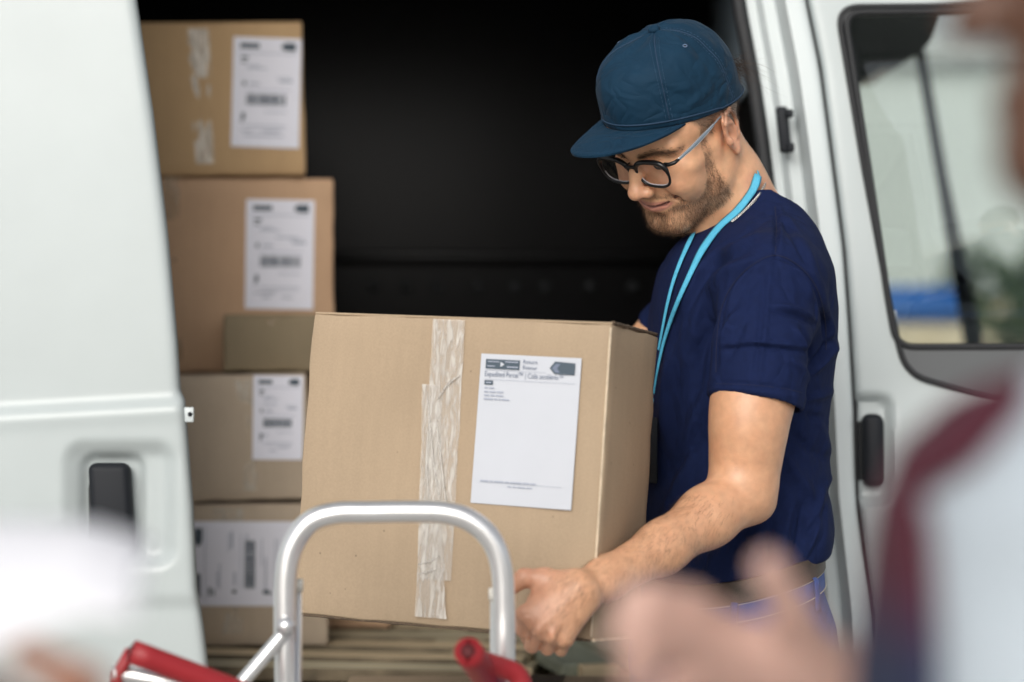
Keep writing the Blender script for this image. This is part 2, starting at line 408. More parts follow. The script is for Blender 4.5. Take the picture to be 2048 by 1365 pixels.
lip2 = link('window_gasket', tube_mesh('gasket', [wplane(-0.003)(*p) for p in W_OUT], 0.0045, 8, closed=True), M_rubber, wf)
def glass_mat(name, tint, refl=0.12):
    m = bpy.data.materials.new(name); m.use_nodes = True; n = m.node_tree.nodes; l = m.node_tree.links
    n.remove(n['Principled BSDF']); tr = n.new('ShaderNodeBsdfTransparent'); tr.inputs[0].default_value = (*tint, 1)
    gl = n.new('ShaderNodeBsdfGlossy'); gl.inputs['Roughness'].default_value = 0.02; gl.inputs[0].default_value = (.95, 1, 1, 1)
    fr = n.new('ShaderNodeLayerWeight'); fr.inputs[0].default_value = 0.5
    pw_ = n.new('ShaderNodeMath'); pw_.operation = 'POWER'; pw_.inputs[1].default_value = 4.0; l.new(fr.outputs['Facing'], pw_.inputs[0])
    ad = n.new('ShaderNodeMath'); ad.operation = 'MULTIPLY_ADD'; ad.inputs[1].default_value = 0.7; ad.inputs[2].default_value = 0.04 + refl; l.new(pw_.outputs[0], ad.inputs[0])
    mx = n.new('ShaderNodeMixShader'); l.new(ad.outputs[0], mx.inputs[0]); l.new(tr.outputs[0], mx.inputs[1]); l.new(gl.outputs[0], mx.inputs[2])
    l.new(mx.outputs[0], n['Material Output'].inputs[0]); return m
M_glass = glass_mat('tinted_window_glass', (0.78, 0.81, 0.80), 0.06)
link('window_pane', poly_plate('window_pane', shrink(W_IN, -6), [], 0.004, wplane(0.012)), M_glass, fd)
fh = px_box('handle', M_black, fd, 1724, 828, 1768, 974, YS + .001, 0.03, 0.012, 4, 0.02)
px_box('handle_pivot', M_rubber, fd, 1713, 842, 1738, 962, YS + .018, 0.02, 0.005)
# shut line backing (dark rubber between pillar and door)
pts = [Vector(((interp(SHUT, py) - 1024) / FPX * YS, float(side_y(P(0, py, YS).z)) + .022, P(0, py, YS).z)) for py in np.linspace(-150, 1900, 50)]
link('door_gasket', tube_mesh('door_gasket', pts, 0.009, 8), M_rubber, van)
# ---- body shell: floor, roof, far wall, rear end, bulkhead, sill, cab
def slab(name, m, x0, x1, y0, y1, z0, z1, bev=0.006, parent=None):
    return box_part(name, m, parent or van, (x1 - x0, y1 - y0, z1 - z0), Matrix.Translation(((x0 + x1) / 2, (y0 + y1) / 2, (z0 + z1) / 2)), bev)
FLOOR = 0.70
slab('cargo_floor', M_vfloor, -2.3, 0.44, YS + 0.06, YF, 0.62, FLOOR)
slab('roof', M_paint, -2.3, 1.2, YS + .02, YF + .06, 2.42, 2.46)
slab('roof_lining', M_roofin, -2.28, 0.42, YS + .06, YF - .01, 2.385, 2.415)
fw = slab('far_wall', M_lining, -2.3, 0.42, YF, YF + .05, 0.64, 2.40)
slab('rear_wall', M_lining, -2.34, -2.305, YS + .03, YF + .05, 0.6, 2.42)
slab('rear_quarter_panel', M_paint, -2.34, -0.62, YS + .0, YS + .05, 0.5, 2.42)
slab('sill', M_jamb, -0.62, 0.45, YS + .004, YS + .055, 0.42, 0.69)
slab('cant_rail', M_paint, -0.62, 1.2, YS + .06, YS + .12, 2.2, 2.42)
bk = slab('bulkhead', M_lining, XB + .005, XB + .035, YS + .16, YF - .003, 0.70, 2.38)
# bulkhead window, the cab's light painted as a pale opaque pane
slab('bulkhead_window', mat('bulkhead_pane', (0.30, 0.38, 0.45), rough=0.25), XB - .004, XB + .003, 4.05, 4.75, 1.74, 2.02, 0.002, bk)
M_bolt = mat('dull_bolt', (0.03, 0.033, 0.036), rough=0.4, metal=0.6)
# rail and fixings on the far wall
slab('lashing_rail', M_lining, -1.2, 0.39, YF - .035, YF - .004, 1.485, 1.51, 0.006, fw)
for i, px in enumerate((748, 812, 876, 955, 1030, 1090, 1180, 1265)):
    p = P(px, 574, YF - .004)
    link('bolt', tube_mesh('bolt', [p, p + Vector((0, -.006, 0)), p + Vector((0, -.010, 0))], .009, 10, radii=[.011, .011, .005]), M_bolt, fw)
# cab
slab('cab_floor', M_vfloor, 0.45, 2.3, YS + .06, YF, 0.5, 0.56)
slab('cab_roof', M_roofin, 0.45, 1.18, YS + .13, YF, 2.34, 2.38)
slab('far_cab_door', M_vfloor, 0.45, 2.3, YF, YF + .05, 0.5, 1.30)
hl = link('headliner_shelf', poly_plate('headliner_shelf', rounded([(1600, -120), (1930, -120), (1868, 70), (1850, 100), (1770, 112), (1752, 150), (1600, 150)], 30, 5), [], 0.55,
          lambda u, v: P(u, v, 4.15)), M_lining, van)
# windscreen pillar on the far side of the cab and the steering side mirror arm
link('windscreen_pillar', tube_mesh('windscreen_pillar', [P(1790, -160, 5.0), P(1850, 160, 5.05), P(1885, 360, 5.1), P(1915, 520, 5.15), P(1950, 700, 5.2), P(1985, 900, 5.2)], .03, 12,
     radii=[.012, .012, .013, .018, .022, .024]), M_black, van)
slab('dashboard', M_black, 1.25, 1.9, YS + .1, YF, 0.9, 1.22, 0.05)

# ================================================================== CARTONS
M_kraft = cardboard('kraft_cardboard', (0.365, 0.275, 0.186))
M_kraft_old = cardboard('brown_cardboard', (0.50, 0.335, 0.18))
M_kraft_mid = cardboard('tan_cardboard', (0.53, 0.345, 0.215))
M_kraft_gray = cardboard('grey_brown_cardboard', (0.47, 0.38, 0.285))
M_edge = mat('worn_board_edge', (0.58, 0.47, 0.34), rough=0.85, var=0.2, vscale=60)
M_flute = mat('dark_board_flutes', (0.10, 0.07, 0.045), rough=0.9, var=0.5, vscale=300)
def local(name, me, m, parent, smooth=False):
    o = bpy.data.objects.new(name, me); COL.objects.link(o); o.parent = parent
    if len(me.materials) == 0: me.materials.append(m)
    me.polygons.foreach_set('use_smooth', [smooth] * len(me.polygons)); return o
def text_mesh(body, size):
    cu = bpy.data.curves.new('txt', 'FONT'); cu.body = body; cu.size = size; cu.resolution_u = 2
    o = bpy.data.objects.new('txt', cu); COL.objects.link(o)
    dg = bpy.context.evaluated_depsgraph_get(); me = bpy.data.meshes.new_from_object(o.evaluated_get(dg))
    bpy.data.objects.remove(o); return me
def quads_local(name, rects, y, m, parent):
    """flat print: rectangles (x0, z0, x1, z1) a hair in front of the sheet they are printed on"""
    V = []; F = []
    for x0, z0, x1, z1 in rects:
        k = len(V); V += [(x0, y, z0), (x1, y, z0), (x1, y, z1), (x0, y, z1)]; F.append((k, k + 1, k + 2, k + 3))
    o = local(name, mesh_py(name, V, F), m, parent)
    if len(rects) > 1: o['kind'] = 'stuff'
    return o
def text_local(name, body, size, x, z, y, m, parent, sx=1.0, rot=0):
    me = text_mesh(body, size)
    for v in me.vertices:
        u, w = v.co.x * sx, v.co.y
        if rot: u, w = -w, u
        v.co = Vector((x + u, y, z + w))
    me.materials.clear(); return local(name, me, m, parent)
def carton(name, w, h, dep, M, kraft, label, group=None, bulge=0.002):
    """board box: origin at the middle of its front face's bottom edge, +Y to the back"""
    e = empty(name, (0, 0, 0), label, 'carton', group); e.matrix_world = M
    e.location = M.to_translation(); e.rotation_euler = M.to_euler()
    # walls as one shell, subdivided so that the faces belly a little
    bm = bmesh.new(); bmesh.ops.create_cube(bm, size=1.0)
    for v in bm.verts: v.co = Vector((v.co.x * w, (v.co.y + .5) * dep, (v.co.z + .5) * h))
    bmesh.ops.bevel(bm, geom=bm.edges[:], offset=0.0022, segments=2, profile=0.5, affect='EDGES')
    bmesh.ops.subdivide_edges(bm, edges=[x for x in bm.edges if x.calc_length() > 0.05], cuts=11, use_grid_fill=True)
    for v in bm.verts:
        u = v.co.x / w; s = v.co.z / h - .5; t = v.co.y / dep - .5
        k = max(0, 1 - 4 * u * u) * max(0, 1 - 4 * s * s)
        if t < -.49: v.co.y -= bulge * k
        k2 = max(0, 1 - 4 * t * t) * max(0, 1 - 4 * s * s)
        if abs(u) > .49: v.co.x += math.copysign(bulge, u) * k2
        edge_ = (abs(u) > .46) + (abs(s) > .46) + (abs(t) > .46)
        if edge_ >= 2: v.co += Vector((noise.noise(v.co * 31 + Vector((w, 0, 0))), noise.noise(v.co * 31 + Vector((7, h, 0))), noise.noise(v.co * 31 + Vector((0, 3, w))))) * 0.0024
        else: v.co.y += 0.0016 * noise.noise(v.co * 14 + Vector((h * 9, 0, 0))) * (t < -.4)
    me = bm_mesh('body', bm); local('body', me, kraft, e, True); autosmooth(me, 50)
    # closing flaps of the top: two leaves meeting in the middle
    for y0, y1 in ((0.002, dep / 2 - .0015), (dep / 2 + .0015, dep - .002)):
        bm = box_bm(w - .002, y1 - y0, .003, .0008, 1, (0, (y0 + y1) / 2, h + .0012)); local('flap', bm_mesh('flap', bm), kraft, e)
    return e
def tape_strip(e, pts_l, y, m=None, seed=0, wr=0.0009):
    """tape along a local path of (x, z, half width); wrinkled skin just off the board"""
    V = []; F = []; nx = 9; rows = []
    for i in range(len(pts_l) - 1):
        n = max(2, int(abs(pts_l[i + 1][1] - pts_l[i][1]) / .006))
        for j in range(n): rows.append([pts_l[i][k] + (pts_l[i + 1][k] - pts_l[i][k]) * j / n for k in range(3)])
    rows.append(list(pts_l[-1]))
    for r, (x, z, hw) in enumerate(rows):
        jit = 0.0012 * noise.noise((r * .23, seed, 0))
        for k in range(nx):
            u = k / (nx - 1) * 2 - 1; X = x + u * hw + jit * abs(u)
            ww = wr * (abs(noise.noise((X * 90 + seed, z * 22, 1.7))) * 1.8 + .4 * abs(noise.noise((X * 260, z * 120 + seed, 3)))) * (1 - .6 * u * u)
            V.append((X, y - .0005 - ww, z))
    for r in range(len(rows) - 1):
        for k in range(nx - 1): a = r * nx + k; F.append((a, a + 1, a + nx + 1, a + nx))
    me = mesh_py('tape', V, F); return local('tape', me, m or M_tape, e, True)
def small_label(e, x, z, w, h, y, tilt=0.0, rotated=False):
    """shipping label as seen out of focus on the stacked boxes: header bars, address lines, barcode"""
    lb = bpy.data.objects.new('shipping_label', None); COL.objects.link(lb); lb.parent = e
    lb.location = (x, y, z); lb.rotation_euler = (0, tilt, 0); lb.empty_display_size = .02
    bm = box_bm(w, .0006, h, .0, 1); local('sheet', bm_mesh('sheet', bm), M_paper_b, lb)
    yy = -.0007; L = []; D = []; A, B = (w, h) if not rotated else (h, w)
    def R(x0, z0, x1, z1):
        x0 *= A; x1 *= A; z0 *= B; z1 *= B
        return (x0, z0, x1, z1) if not rotated else (-z1, x0, -z0, x1)
    D += [R(-.40, .40, -.12, .445), R(.25, .385, .42, .46), R(.21, .40, .25, .445)]
    D += [R(-.38, .30, -.28, .325), R(-.38, .265, -.30, .28), R(-.35, .06, -.31, .10), R(-.36, -.25, -.31, -.19), R(-.36, -.285, -.34, -.25)]
    L += [R(-.44, .355, .44, .362), R(-.28, .235, -.1, .245), R(-.3, .215, .0, .225), R(.18, .10, .38, .118), R(.14, .135, .36, .142),
          R(-.26, .07, -.1, .085), R(-.3, -.30, .3, -.308), R(-.22, -.33, .28, -.336), R(-.02, -.18, .3, -.172), R(-.3, .02, .35, .026)]
    random.seed(int(abs(x) * 1e5) + int(z * 1e4)); u = -.29
    for k in range(5):
        a_ = random.uniform(-.4, .1); z_ = random.choice((.18, .15, -.04, -.22, -.36, -.40)); L.append(R(a_, z_, a_ + random.uniform(.1, .35), z_ + .012))
    while u < .28:
        bw = random.choice((.008, .014, .024, .03)); D.append(R(u, -.115, u + bw, -.015)); u += bw + random.choice((.006, .008, .012))
    quads_local('printing', D, yy, M_ink, lb); quads_local('fine_printing', L, yy, M_inkl, lb)
    return lb
def face_M(cx_px, bot_px, d, yaw=0, pitch=0, roll=0):
    return Matrix.Translation(P(cx_px, bot_px, d)) @ Matrix.Rotation(yaw, 4, 'Z') @ Matrix.Rotation(pitch, 4, 'X') @ Matrix.Rotation(roll, 4, 'Y')
PALLET = 0.842
# -- back stack
d = 4.02; s = FPX / d
def zpx(py, d): return EYE - (py - 682.5) / FPX * d
SG = 'cartons stacked in the cargo bay'
base_back = carton('carton', .36, zpx(748, d) - PALLET - .004, .36, Matrix.Translation((P(500, 0, d).x, d, PALLET + .001)), M_kraft_mid,
                   'brown carton mostly hidden behind the grey-brown stack, under the wide brown carton', SG)
zb = zpx(748, d) + .003
c2 = carton('carton', .345, zpx(356, d) - zb - .004, .36, Matrix.Translation((P(668, 0, d).x - .1725, d, zb)) @ Matrix.Rotation(.11, 4, 'Z') @ Matrix.Rotation(-.006, 4, 'Y'), M_kraft_mid,
            'wide reddish-brown carton directly below the topmost carton', SG)
tape_strip(c2, [(-.095, .325, .014), (-.10, .2, .015), (-.092, .02, .014)], 0, M_tape2, 3)
small_label(c2, .083, .31 - .115, .113, .182, -.003, .02)
zt = zpx(356, d) + .004
c1 = carton('carton', .34, zpx(42, d) - zt - .004, .34, Matrix.Translation((P(609, 0, d).x - .17, d + .008, zt)) @ Matrix.Rotation(.11, 4, 'Z') @ Matrix.Rotation(-.02, 4, 'Y'), M_kraft_old,
            'topmost golden-brown carton with glossy tape and white label', SG)
hh = zpx(42, d) - zt
tape_strip(c1, [(-.003, hh - .012, .017), (0.0, hh * .5, .018), (.004, .02, .014)], 0, tape_mat('highlight_loose_tape', .6, (.8, .76, .68)), 11, .004)  # paler, denser tape colour paints in its highlight
small_label(c1, .108, hh - .120, .113, .183, -.003, .045)
# -- front stack
d = 3.78
c5 = carton('carton', .30, zpx(1006, d) - PALLET - .006, .26, Matrix.Translation((P(655, 0, d).x - .15, d, PALLET + .001)) @ Matrix.Rotation(.09, 4, 'Z'), M_kraft_gray,
            'bottom carton on the pallet with a wide sideways label', SG)
hh = zpx(1006, d) - PALLET
tape_strip(c5, [(-.005, hh - .01, .024), (-.005, .02, .022)], 0, None, 5)
small_label(c5, P(486, 0, d).x - (P(655, 0, d).x - .15), zpx(1129, d) - PALLET, .165, .132, -.0028, .01, rotated=True)
z4 = zpx(1006, d) + .003
c4 = carton('carton', .205, zpx(748, d) - z4 - .004, .22, Matrix.Translation((P(486, 0, d).x, d + .01, z4)) @ Matrix.Rotation(.11, 4, 'Z') @ Matrix.Rotation(-.02, 4, 'Y'), M_kraft_gray,
            'grey-brown carton with creased tape, second from the bottom of the stack', SG)
hh = zpx(748, d) - z4
tape_strip(c4, [(.004, hh - .01, .014), (.012, hh * .5, .016), (.006, .015, .013)], 0, None, 21, .002)
small_label(c4, .056, hh - .07, .078, .132, -.0028, .03)
z3 = zpx(748, d) + .003
c3 = carton('carton', .150, .088, .15, Matrix.Translation((P(535, 0, d).x - .002, d + .075, z3)) @ Matrix.Rotation(.10, 4, 'Z'), cardboard('shaded_cardboard', (0.24, 0.19, 0.12)),  # board colour darkened to paint in the shadow on this carton
            'small dim carton on top of the front stack, no label', SG)
tape_strip(c3, [(-.002, .083, .008), (0, .01, .008)], 0, M_tape2, 31)
c6 = carton('carton', .11, .10, .2, Matrix.Translation((P(712, 0, 4.0).x, 4.02, PALLET + .001)), M_kraft_mid,
            'small carton on the pallet just right of the bottom carton', SG)
# -- carton waiting on the hand truck, only its top in view
zc = zpx(1350, 3.46)
c7 = carton('carton', .41, zc - .005, .34, Matrix.Translation((P(985, 0, 3.3).x, 3.115, .0015)) @ Matrix.Rotation(.0, 4, 'Z'), M_kraft,
            'carton at the bottom edge, only its taped top showing below the pallet')
V = []; F = []
for i in range(12):
    y = .002 + .336 * i / 11
    for k in (-.025, -.008, .008, .025): V.append((k + .075 + .12 * (y - .3), y, zc - .005 + .0046 + .0006 * abs(noise.noise((k * 90, y * 40, 0)))))
for i in range(11):
    for k in range(3): a = i * 4 + k; F.append((a, a + 1, a + 5, a + 4))
local('tape', mesh_py('tape', V, F), mat('grey_brown_tape', (0.14, .11, .085), rough=.25, alpha=.9), c7, True)
# -- the carton being carried
HY, HP, HR, SC = -0.3962, -0.0860, 0.0361, 0.95
HW, HH, HD = 0.4074 * SC, 0.3818 * SC, 0.16
Rm = Matrix.Rotation(HY, 4, 'Z') @ Matrix.Rotation(HP, 4, 'X') @ Matrix.Rotation(HR, 4, 'Y')
HC = Vector((-.07887 * SC, 3.0 * SC, EYE - .16252 * SC))
HM = Matrix.Translation(HC) @ Rm @ Matrix.Translation((0, 0, -HH / 2))
held = carton('carton', HW, HH, HD, HM, M_kraft, 'large kraft carton held by the man in the blue cap', None, 0.003)
HMi = HM.inverted()
def on_face(px, py):
    o = HMi @ Vector((0, 0, EYE)); dd = HMi.to_3x3() @ (P(px, py, 1.0) - Vector((0, 0, EYE)))
    t = -o.y / dd.y; q = o + dd * t; return q.x, q.z
def strip_px(rows):
    out = []
    for xl, xr, y in rows:
        a = on_face(xl, y); b = on_face(xr, y); out.append(((a[0] + b[0]) / 2, (a[1] + b[1]) / 2, (b[0] - a[0]) / 2))
    return out
M_tapeh = tape_mat('clear_wrinkled_tape', 0.46, (0.62, 0.59, 0.545))
tape_strip(held, strip_px([(868, 933, 640), (862, 926, 770), (855, 919, 900), (848, 912, 1030), (842, 905, 1160)]), -.0034, M_tapeh, 2, .0016)
tape_strip(held, strip_px([(848, 884, 770), (846, 888, 900), (842, 886, 1030), (838, 892, 1160), (834, 898, 1236)]), -.0052, M_tapeh, 9, .0020)
# creases: loose folds of the tape
for pl in ([(858, 780), (864, 850), (872, 930), (886, 1010)], [(876, 830), (884, 900), (892, 970), (900, 1040)], [(880, 800), (900, 770), (924, 752)], [(840, 1130), (866, 1122), (884, 1112)], [(838, 1150), (866, 1142), (886, 1136)], [(862, 850), (858, 930), (862, 1000)]):
    q = [Vector((on_face(*p)[0], -.0068, on_face(*p)[1])) for p in pl]
    q = catmull(q, 5); n = len(q)
    local('tape_crease', tube_mesh('tape_crease', q, .001, 6, radii=[.0015 * math.sin(math.pi * (i + .4) / (n + .2)) + .0002 for i in range(n)]), M_tapeh, held, True)
# shipping label with its printing
LX = [Vector(on_face(*p)) for p in ((968, 708), (1168, 718), (1143, 1021), (942, 1006))]
lw = ((LX[1] - LX[0]).length + (LX[2] - LX[3]).length) / 2; lh = ((LX[3] - LX[0]).length + (LX[2] - LX[1]).length) / 2
ctr = (LX[0] + LX[1] + LX[2] + LX[3]) / 4; tdir = (LX[1] - LX[0]) + (LX[2] - LX[3]); tilt = math.atan2(tdir.y, tdir.x)
lb = bpy.data.objects.new('shipping_label', None); COL.objects.link(lb); lb.parent = held; lb.empty_display_size = .02
lb.location = (ctr.x, -.0042, ctr.y); lb.rotation_euler = (0, -tilt, 0)
V = []; F = []
for j in range(13):
    for i in range(9):
        u = i / 8 - .5; v = j / 12 - .5
        V.append((u * lw, -.0006 * abs(noise.noise((u * 4, v * 5, 2))) - .0012 * max(0, abs(u) * 2 - .9) * 5 * max(0, v), v * lh))
for j in range(12):
    for i in range(8): a = j * 9 + i; F.append((a, a + 1, a + 10, a + 9))
sh = local('sheet', mesh_py('sheet', V, F), M_paper, lb, True)
ly = -.0016
def LR(x0, z0, x1, z1): return ((x0 - .5) * lw, (.5 - z1) * lh, (x1 - .5) * lw, (.5 - z0) * lh)
quads_local('logo_bar', [LR(.055, .035, .395, .098)], ly, M_ink, lb)
quads_local('logo_lines', [LR(.075, .048, .19, .054), LR(.25, .046, .38, .052), LR(.075, .078, .15, .084), LR(.27, .078, .38, .086)], ly - .0002, M_inkl, lb)
local('logo_arrow', mesh_py('logo_arrow', [((.205 - .5) * lw, ly - .0002, (.5 - .05) * lh), ((.205 - .5) * lw, ly - .0002, (.5 - .084) * lh), ((.245 - .5) * lw, ly - .0002, (.5 - .067) * lh)], [(0, 1, 2)]), M_paper, lb)
def LP(x, z): return ((x - .5) * lw, ly, (.5 - z) * lh)
local('hexagon_mark', mesh_py('hexagon_mark', [LP(.695, .075), LP(.745, .030), LP(.945, .036), LP(.945, .115), LP(.745, .112)], [(0, 4, 3, 2, 1)]), M_ink, lb)
q = [LP(.72, .074), LP(.755, .045), LP(.80, .045), LP(.77, .074), LP(.80, .104), LP(.755, .104)]
local('hexagon_shade', mesh_py('hexagon_shade', [(a, b - .0002, c) for a, b, c in q], [(0, 5, 4, 3), (0, 3, 2, 1)]), M_inkm, lb)
text_local('return_text', 'Return\nRetour', .0066, *[LP(.425, .054)[k] for k in (0, 2)], ly, M_inkm, lb)
text_local('title_text', 'Expedited Parcel\u2122 | Colis acc\u00e9l\u00e9r\u00e9s\u2122', .0086, *[LP(.05, .150)[k] for k in (0, 2)], ly, M_inkm, lb, sx=.74)
quads_local('rule_lines', [LR(.05, .106, .66, .108), LR(.05, .170, .955, .172), LR(.08, .855, .90, .857)], ly, M_inkl, lb)
quads_local('from_tab', [LR(.055, .178, .14, .206)], ly, M_ink, lb)
random.seed(12)
def word_lines(x, z, n_chars, hgt):
    """unreadable small print: runs of word-length strokes"""
    out = []; u = x
    for n in n_chars:
        out.append(LR(u, z, u + n * .0105, z + hgt)); u += n * .0105 + .012
    return out
quads_local('from_print', [LR(.07, .188, .125, .195)], ly - .0003, M_inkl, lb)
quads_local('address_print', word_lines(.06, .222, (3, 5), .009) + word_lines(.06, .248, (4, 6, 6), .009) + word_lines(.06, .272, (5, 4, 7), .009) + word_lines(.06, .296, (9, 3, 2, 7), .010), ly, M_inkl, lb)
quads_local('footer_print', word_lines(.085, .843, (8, 3, 9, 4, 11, 6, 5), .008) + word_lines(.36, .872, (4, 3, 8, 5), .008), ly, M_inkl, lb)
# worn corrugated edges of the carried carton
q = [Vector((HW / 2 - .001 + .0012 * noise.noise((i * .9, 0, 0)), .004 + (HD - .006) * i / 24, HH + .0022 + .0016 * noise.noise((i * .7, 4, 0)))) for i in range(25)]
local('top_edge_flutes', tube_mesh('top_edge_flutes', q, .0021, 6), M_flute, held, True)
q = [Vector((HW / 2 - .0005, .004 + (HD - .006) * i / 24, -.0004 + .0008 * noise.noise((i * .8, 9, 0)))) for i in range(25)]
local('bottom_edge_flutes', tube_mesh('bottom_edge_flutes', q, .0020, 6), M_edge, held, True)
q = [Vector((-HW / 2 + .002 + (HW - .004) * i / 24, .0006, -.0008 + .0006 * noise.noise((i * .8, 19, 0)))) for i in range(25)]
local('bottom_edge_flutes', tube_mesh('bottom_edge_flutes', q, .0015, 6), M_flute, held, True)
q = [Vector((HW / 2 - .0012, -.0002, .004 + (HH - .008) * i / 12)) for i in range(13)]
local('corner_crease', tube_mesh('corner_crease', q, .0016, 6), M_edge, held, True)

# ================================================================== PALLET
pal = empty('pallet', (0.0, 3.9, FLOOR), 'wooden pallet on the van floor under the stacked cartons', 'pallet')
pal.rotation_euler = (0, 0, -0.15)
M_wdark = mat('shaded_plank_edge', (0.14, 0.11, 0.07), rough=0.9, var=0.4, vscale=20)  # shade of the gaps between boards, painted onto the plank edges
M_wood = mat('pale_pallet_wood', (0.62, 0.49, 0.31), rough=0.8, var=0.28, vscale=14, bump=0.3, bscale=60, stretch=(.15, 1.5, 1.5))
M_wood2 = mat('weathered_pallet_wood', (0.46, 0.40, 0.27), rough=0.85, var=0.3, vscale=14, bump=0.3, bscale=60, stretch=(.15, 1.5, 1.5))
pw = 0.98
for i in range(7):
    y = -.365 + i * .128; jit = random.uniform(-.006, .006)
    bm = box_bm(pw + random.uniform(-.02, .02), .078, .020, .0025, 1, (-.43 + jit, y, PALLET - FLOOR - .0105))
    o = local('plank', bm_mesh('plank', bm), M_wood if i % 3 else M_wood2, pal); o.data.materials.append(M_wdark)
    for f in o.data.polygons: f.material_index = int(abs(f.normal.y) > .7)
for x in (-.87, -.43, .01):
    for y in (-.36, .01, .37):
        bm = box_bm(.11, .09, .078, .003, 1, (x, y, .0615)); local('block', bm_mesh('block', bm), M_wood2, pal)
    bm = box_bm(.1, .83, .020, .002, 1, (x, .005, .1112)); local('stringer', bm_mesh('stringer', bm), M_wood2, pal)
for y in (-.36, .01, .37):
    bm = box_bm(pw, .1, .020, .002, 1, (-.43, y, .0113)); local('bottom_board', bm_mesh('bottom_board', bm), M_wood, pal)

pal2 = empty('pallet', (P(1150, 0, 3.62).x, 3.62, FLOOR), 'pale pallet end under the carrying man\'s hand, boards pointing at the viewer', 'pallet')
pal2.rotation_euler = (0, 0, .22)
M_wood3 = mat('green_grey_pallet_wood', (0.24, 0.26, 0.20), rough=0.85, var=0.25, vscale=14, bump=0.3, bscale=60, stretch=(1.5, .15, 1.5))
for i, x in enumerate((-.115, .02, .14)):
    bm = box_bm(.075 + .01 * i, .62, .020, .002, 1, (x, .30, .128)); local('plank', bm_mesh('plank', bm), M_wood3 if i else M_wood2, pal2)
    bm = box_bm(.06, .03, .022, .002, 1, (x + .012, -.024, .127)); local('board_end', bm_mesh('board_end', bm), M_wood, pal2)
for y in (0.0, .3, .58):
    bm = box_bm(.42, .045, .042, .002, 1, (0, y, .0945)); local('beam', bm_mesh('beam', bm), M_wood, pal2)
for x in (-.16, .15):
    for y in (.0, .3, .58): bm = box_bm(.08, .09, .071, .003, 1, (x, y + .0, .036)); local('block', bm_mesh('block', bm), M_wood2, pal2)

# ================================================================== HAND TRUCK
M_alu = mat('brushed_aluminium', (0.80, 0.80, 0.80), rough=0.28, metal=0.85, var=0.04, vscale=30)
M_cream = mat('pale_tube_cap', (0.72, 0.70, 0.64), rough=0.4)
M_red = mat('red_grip_plastic', (0.30, 0.014, 0.020), rough=0.5, bump=0.15, bscale=500, var=.1)
M_redin = mat('dark_grip_bore', (0.08, 0.006, 0.008), rough=0.7)
tr = empty('hand_truck', (-.11, 2.6, 0.0), 'aluminium hand truck with arched handle and red grips before the carton', 'hand truck')
dt = 2.62
arch = [P(577, 3600, 2.75), P(574, 1800, dt + .02), P(572, 1365, dt), P(570, 1240, dt), P(572, 1150, dt), P(586, 1090, dt), P(620, 1045, dt), P(672, 1027, dt), P(740, 1025, dt), P(820, 1024, dt), P(895, 1027, dt), P(946, 1045, dt), P(984, 1082, dt), P(1003, 1135, dt), P(1008, 1220, dt), P(1008, 1365, dt), P(1008, 1800, dt + .02), P(1005, 3600, 2.75)]
link('arched_frame', tube_mesh('arched_frame', catmull(arch, 8), .0122, 18), M_alu, tr)
for px, top in ((586, 1160), (996, 1178)):
    link('inner_tube', tube_mesh('inner_tube', [P(px + 1, top, dt + .026), P(px + 1, 1500, dt + .026), P(px, 3400, 2.78)], .0095, 14), M_alu, tr)
    link('tube_cap', tube_mesh('tube_cap', [P(px + 1, top - 1, dt + .026), P(px + 1, top + 22, dt + .026)], .0108, 14), M_cream, tr)
link('side_brace', tube_mesh('side_brace', [P(582, 1240, dt - .012), P(572, 1262, dt - .012), P(490, 1358, dt - .03), P(430, 1430, dt - .05)], .0075, 12), M_alu, tr)
pv = P(572, 1252, dt - .012)
link('pivot_bolt', tube_mesh('pivot_bolt', [pv + Vector((0, .012, 0)), pv + Vector((0, -.012, 0))], .010, 14), M_alu, tr)
def hollow(name, a, b, r, parent, m):
    a = Vector(a); b = Vector(b); t = (b - a).normalized()
    pts = [a + t * .012, a + t * .0105, a, a + t * .0015, a + t * .02, b]
    rad = [.0005, r * .45, r * .55, r * .98, r, r]
    o = link(name, tube_mesh(name, pts, r, 20, radii=rad, caps=False), m, parent); return o
g1 = hollow('grip', P(262, 1303, 2.5), P(520, 1400, 2.56), .0128, tr, M_red)
link('grip_bore', tube_mesh('grip_bore', [P(264, 1304, 2.498), P(272, 1307, 2.502)], .0068, 14), M_redin, g1)
g2 = hollow('grip', P(936, 1302, 2.47), P(985, 1372, 2.60), .0150, tr, M_red)
link('grip_bore', tube_mesh('grip_bore', [P(935, 1301, 2.468), P(938, 1306, 2.475)], .0078, 14), M_redin, g2)
link('red_bracket', tube_mesh('red_bracket', catmull([P(960, 1322, 2.53), P(1000, 1335, 2.55), P(1035, 1352, 2.56), P(1050, 1400, 2.56)], 6), .0115, 14), M_red, tr)
link('lower_bar', tube_mesh('lower_bar', [P(225, 1345, 2.52), P(420, 1378, 2.56), P(560, 1400, 2.6)], .0088, 12), M_alu, tr)
link('red_bracket', tube_mesh('red_bracket', [P(262, 1303, 2.515), P(236, 1350, 2.52), P(228, 1420, 2.52)], .0068, 12), M_red, tr)
bm = box_bm(.36, .30, .012, .004, 2, (-.11, 2.90, .02)); link('toe_plate', bm_mesh('toe_plate', bm), M_alu, tr)
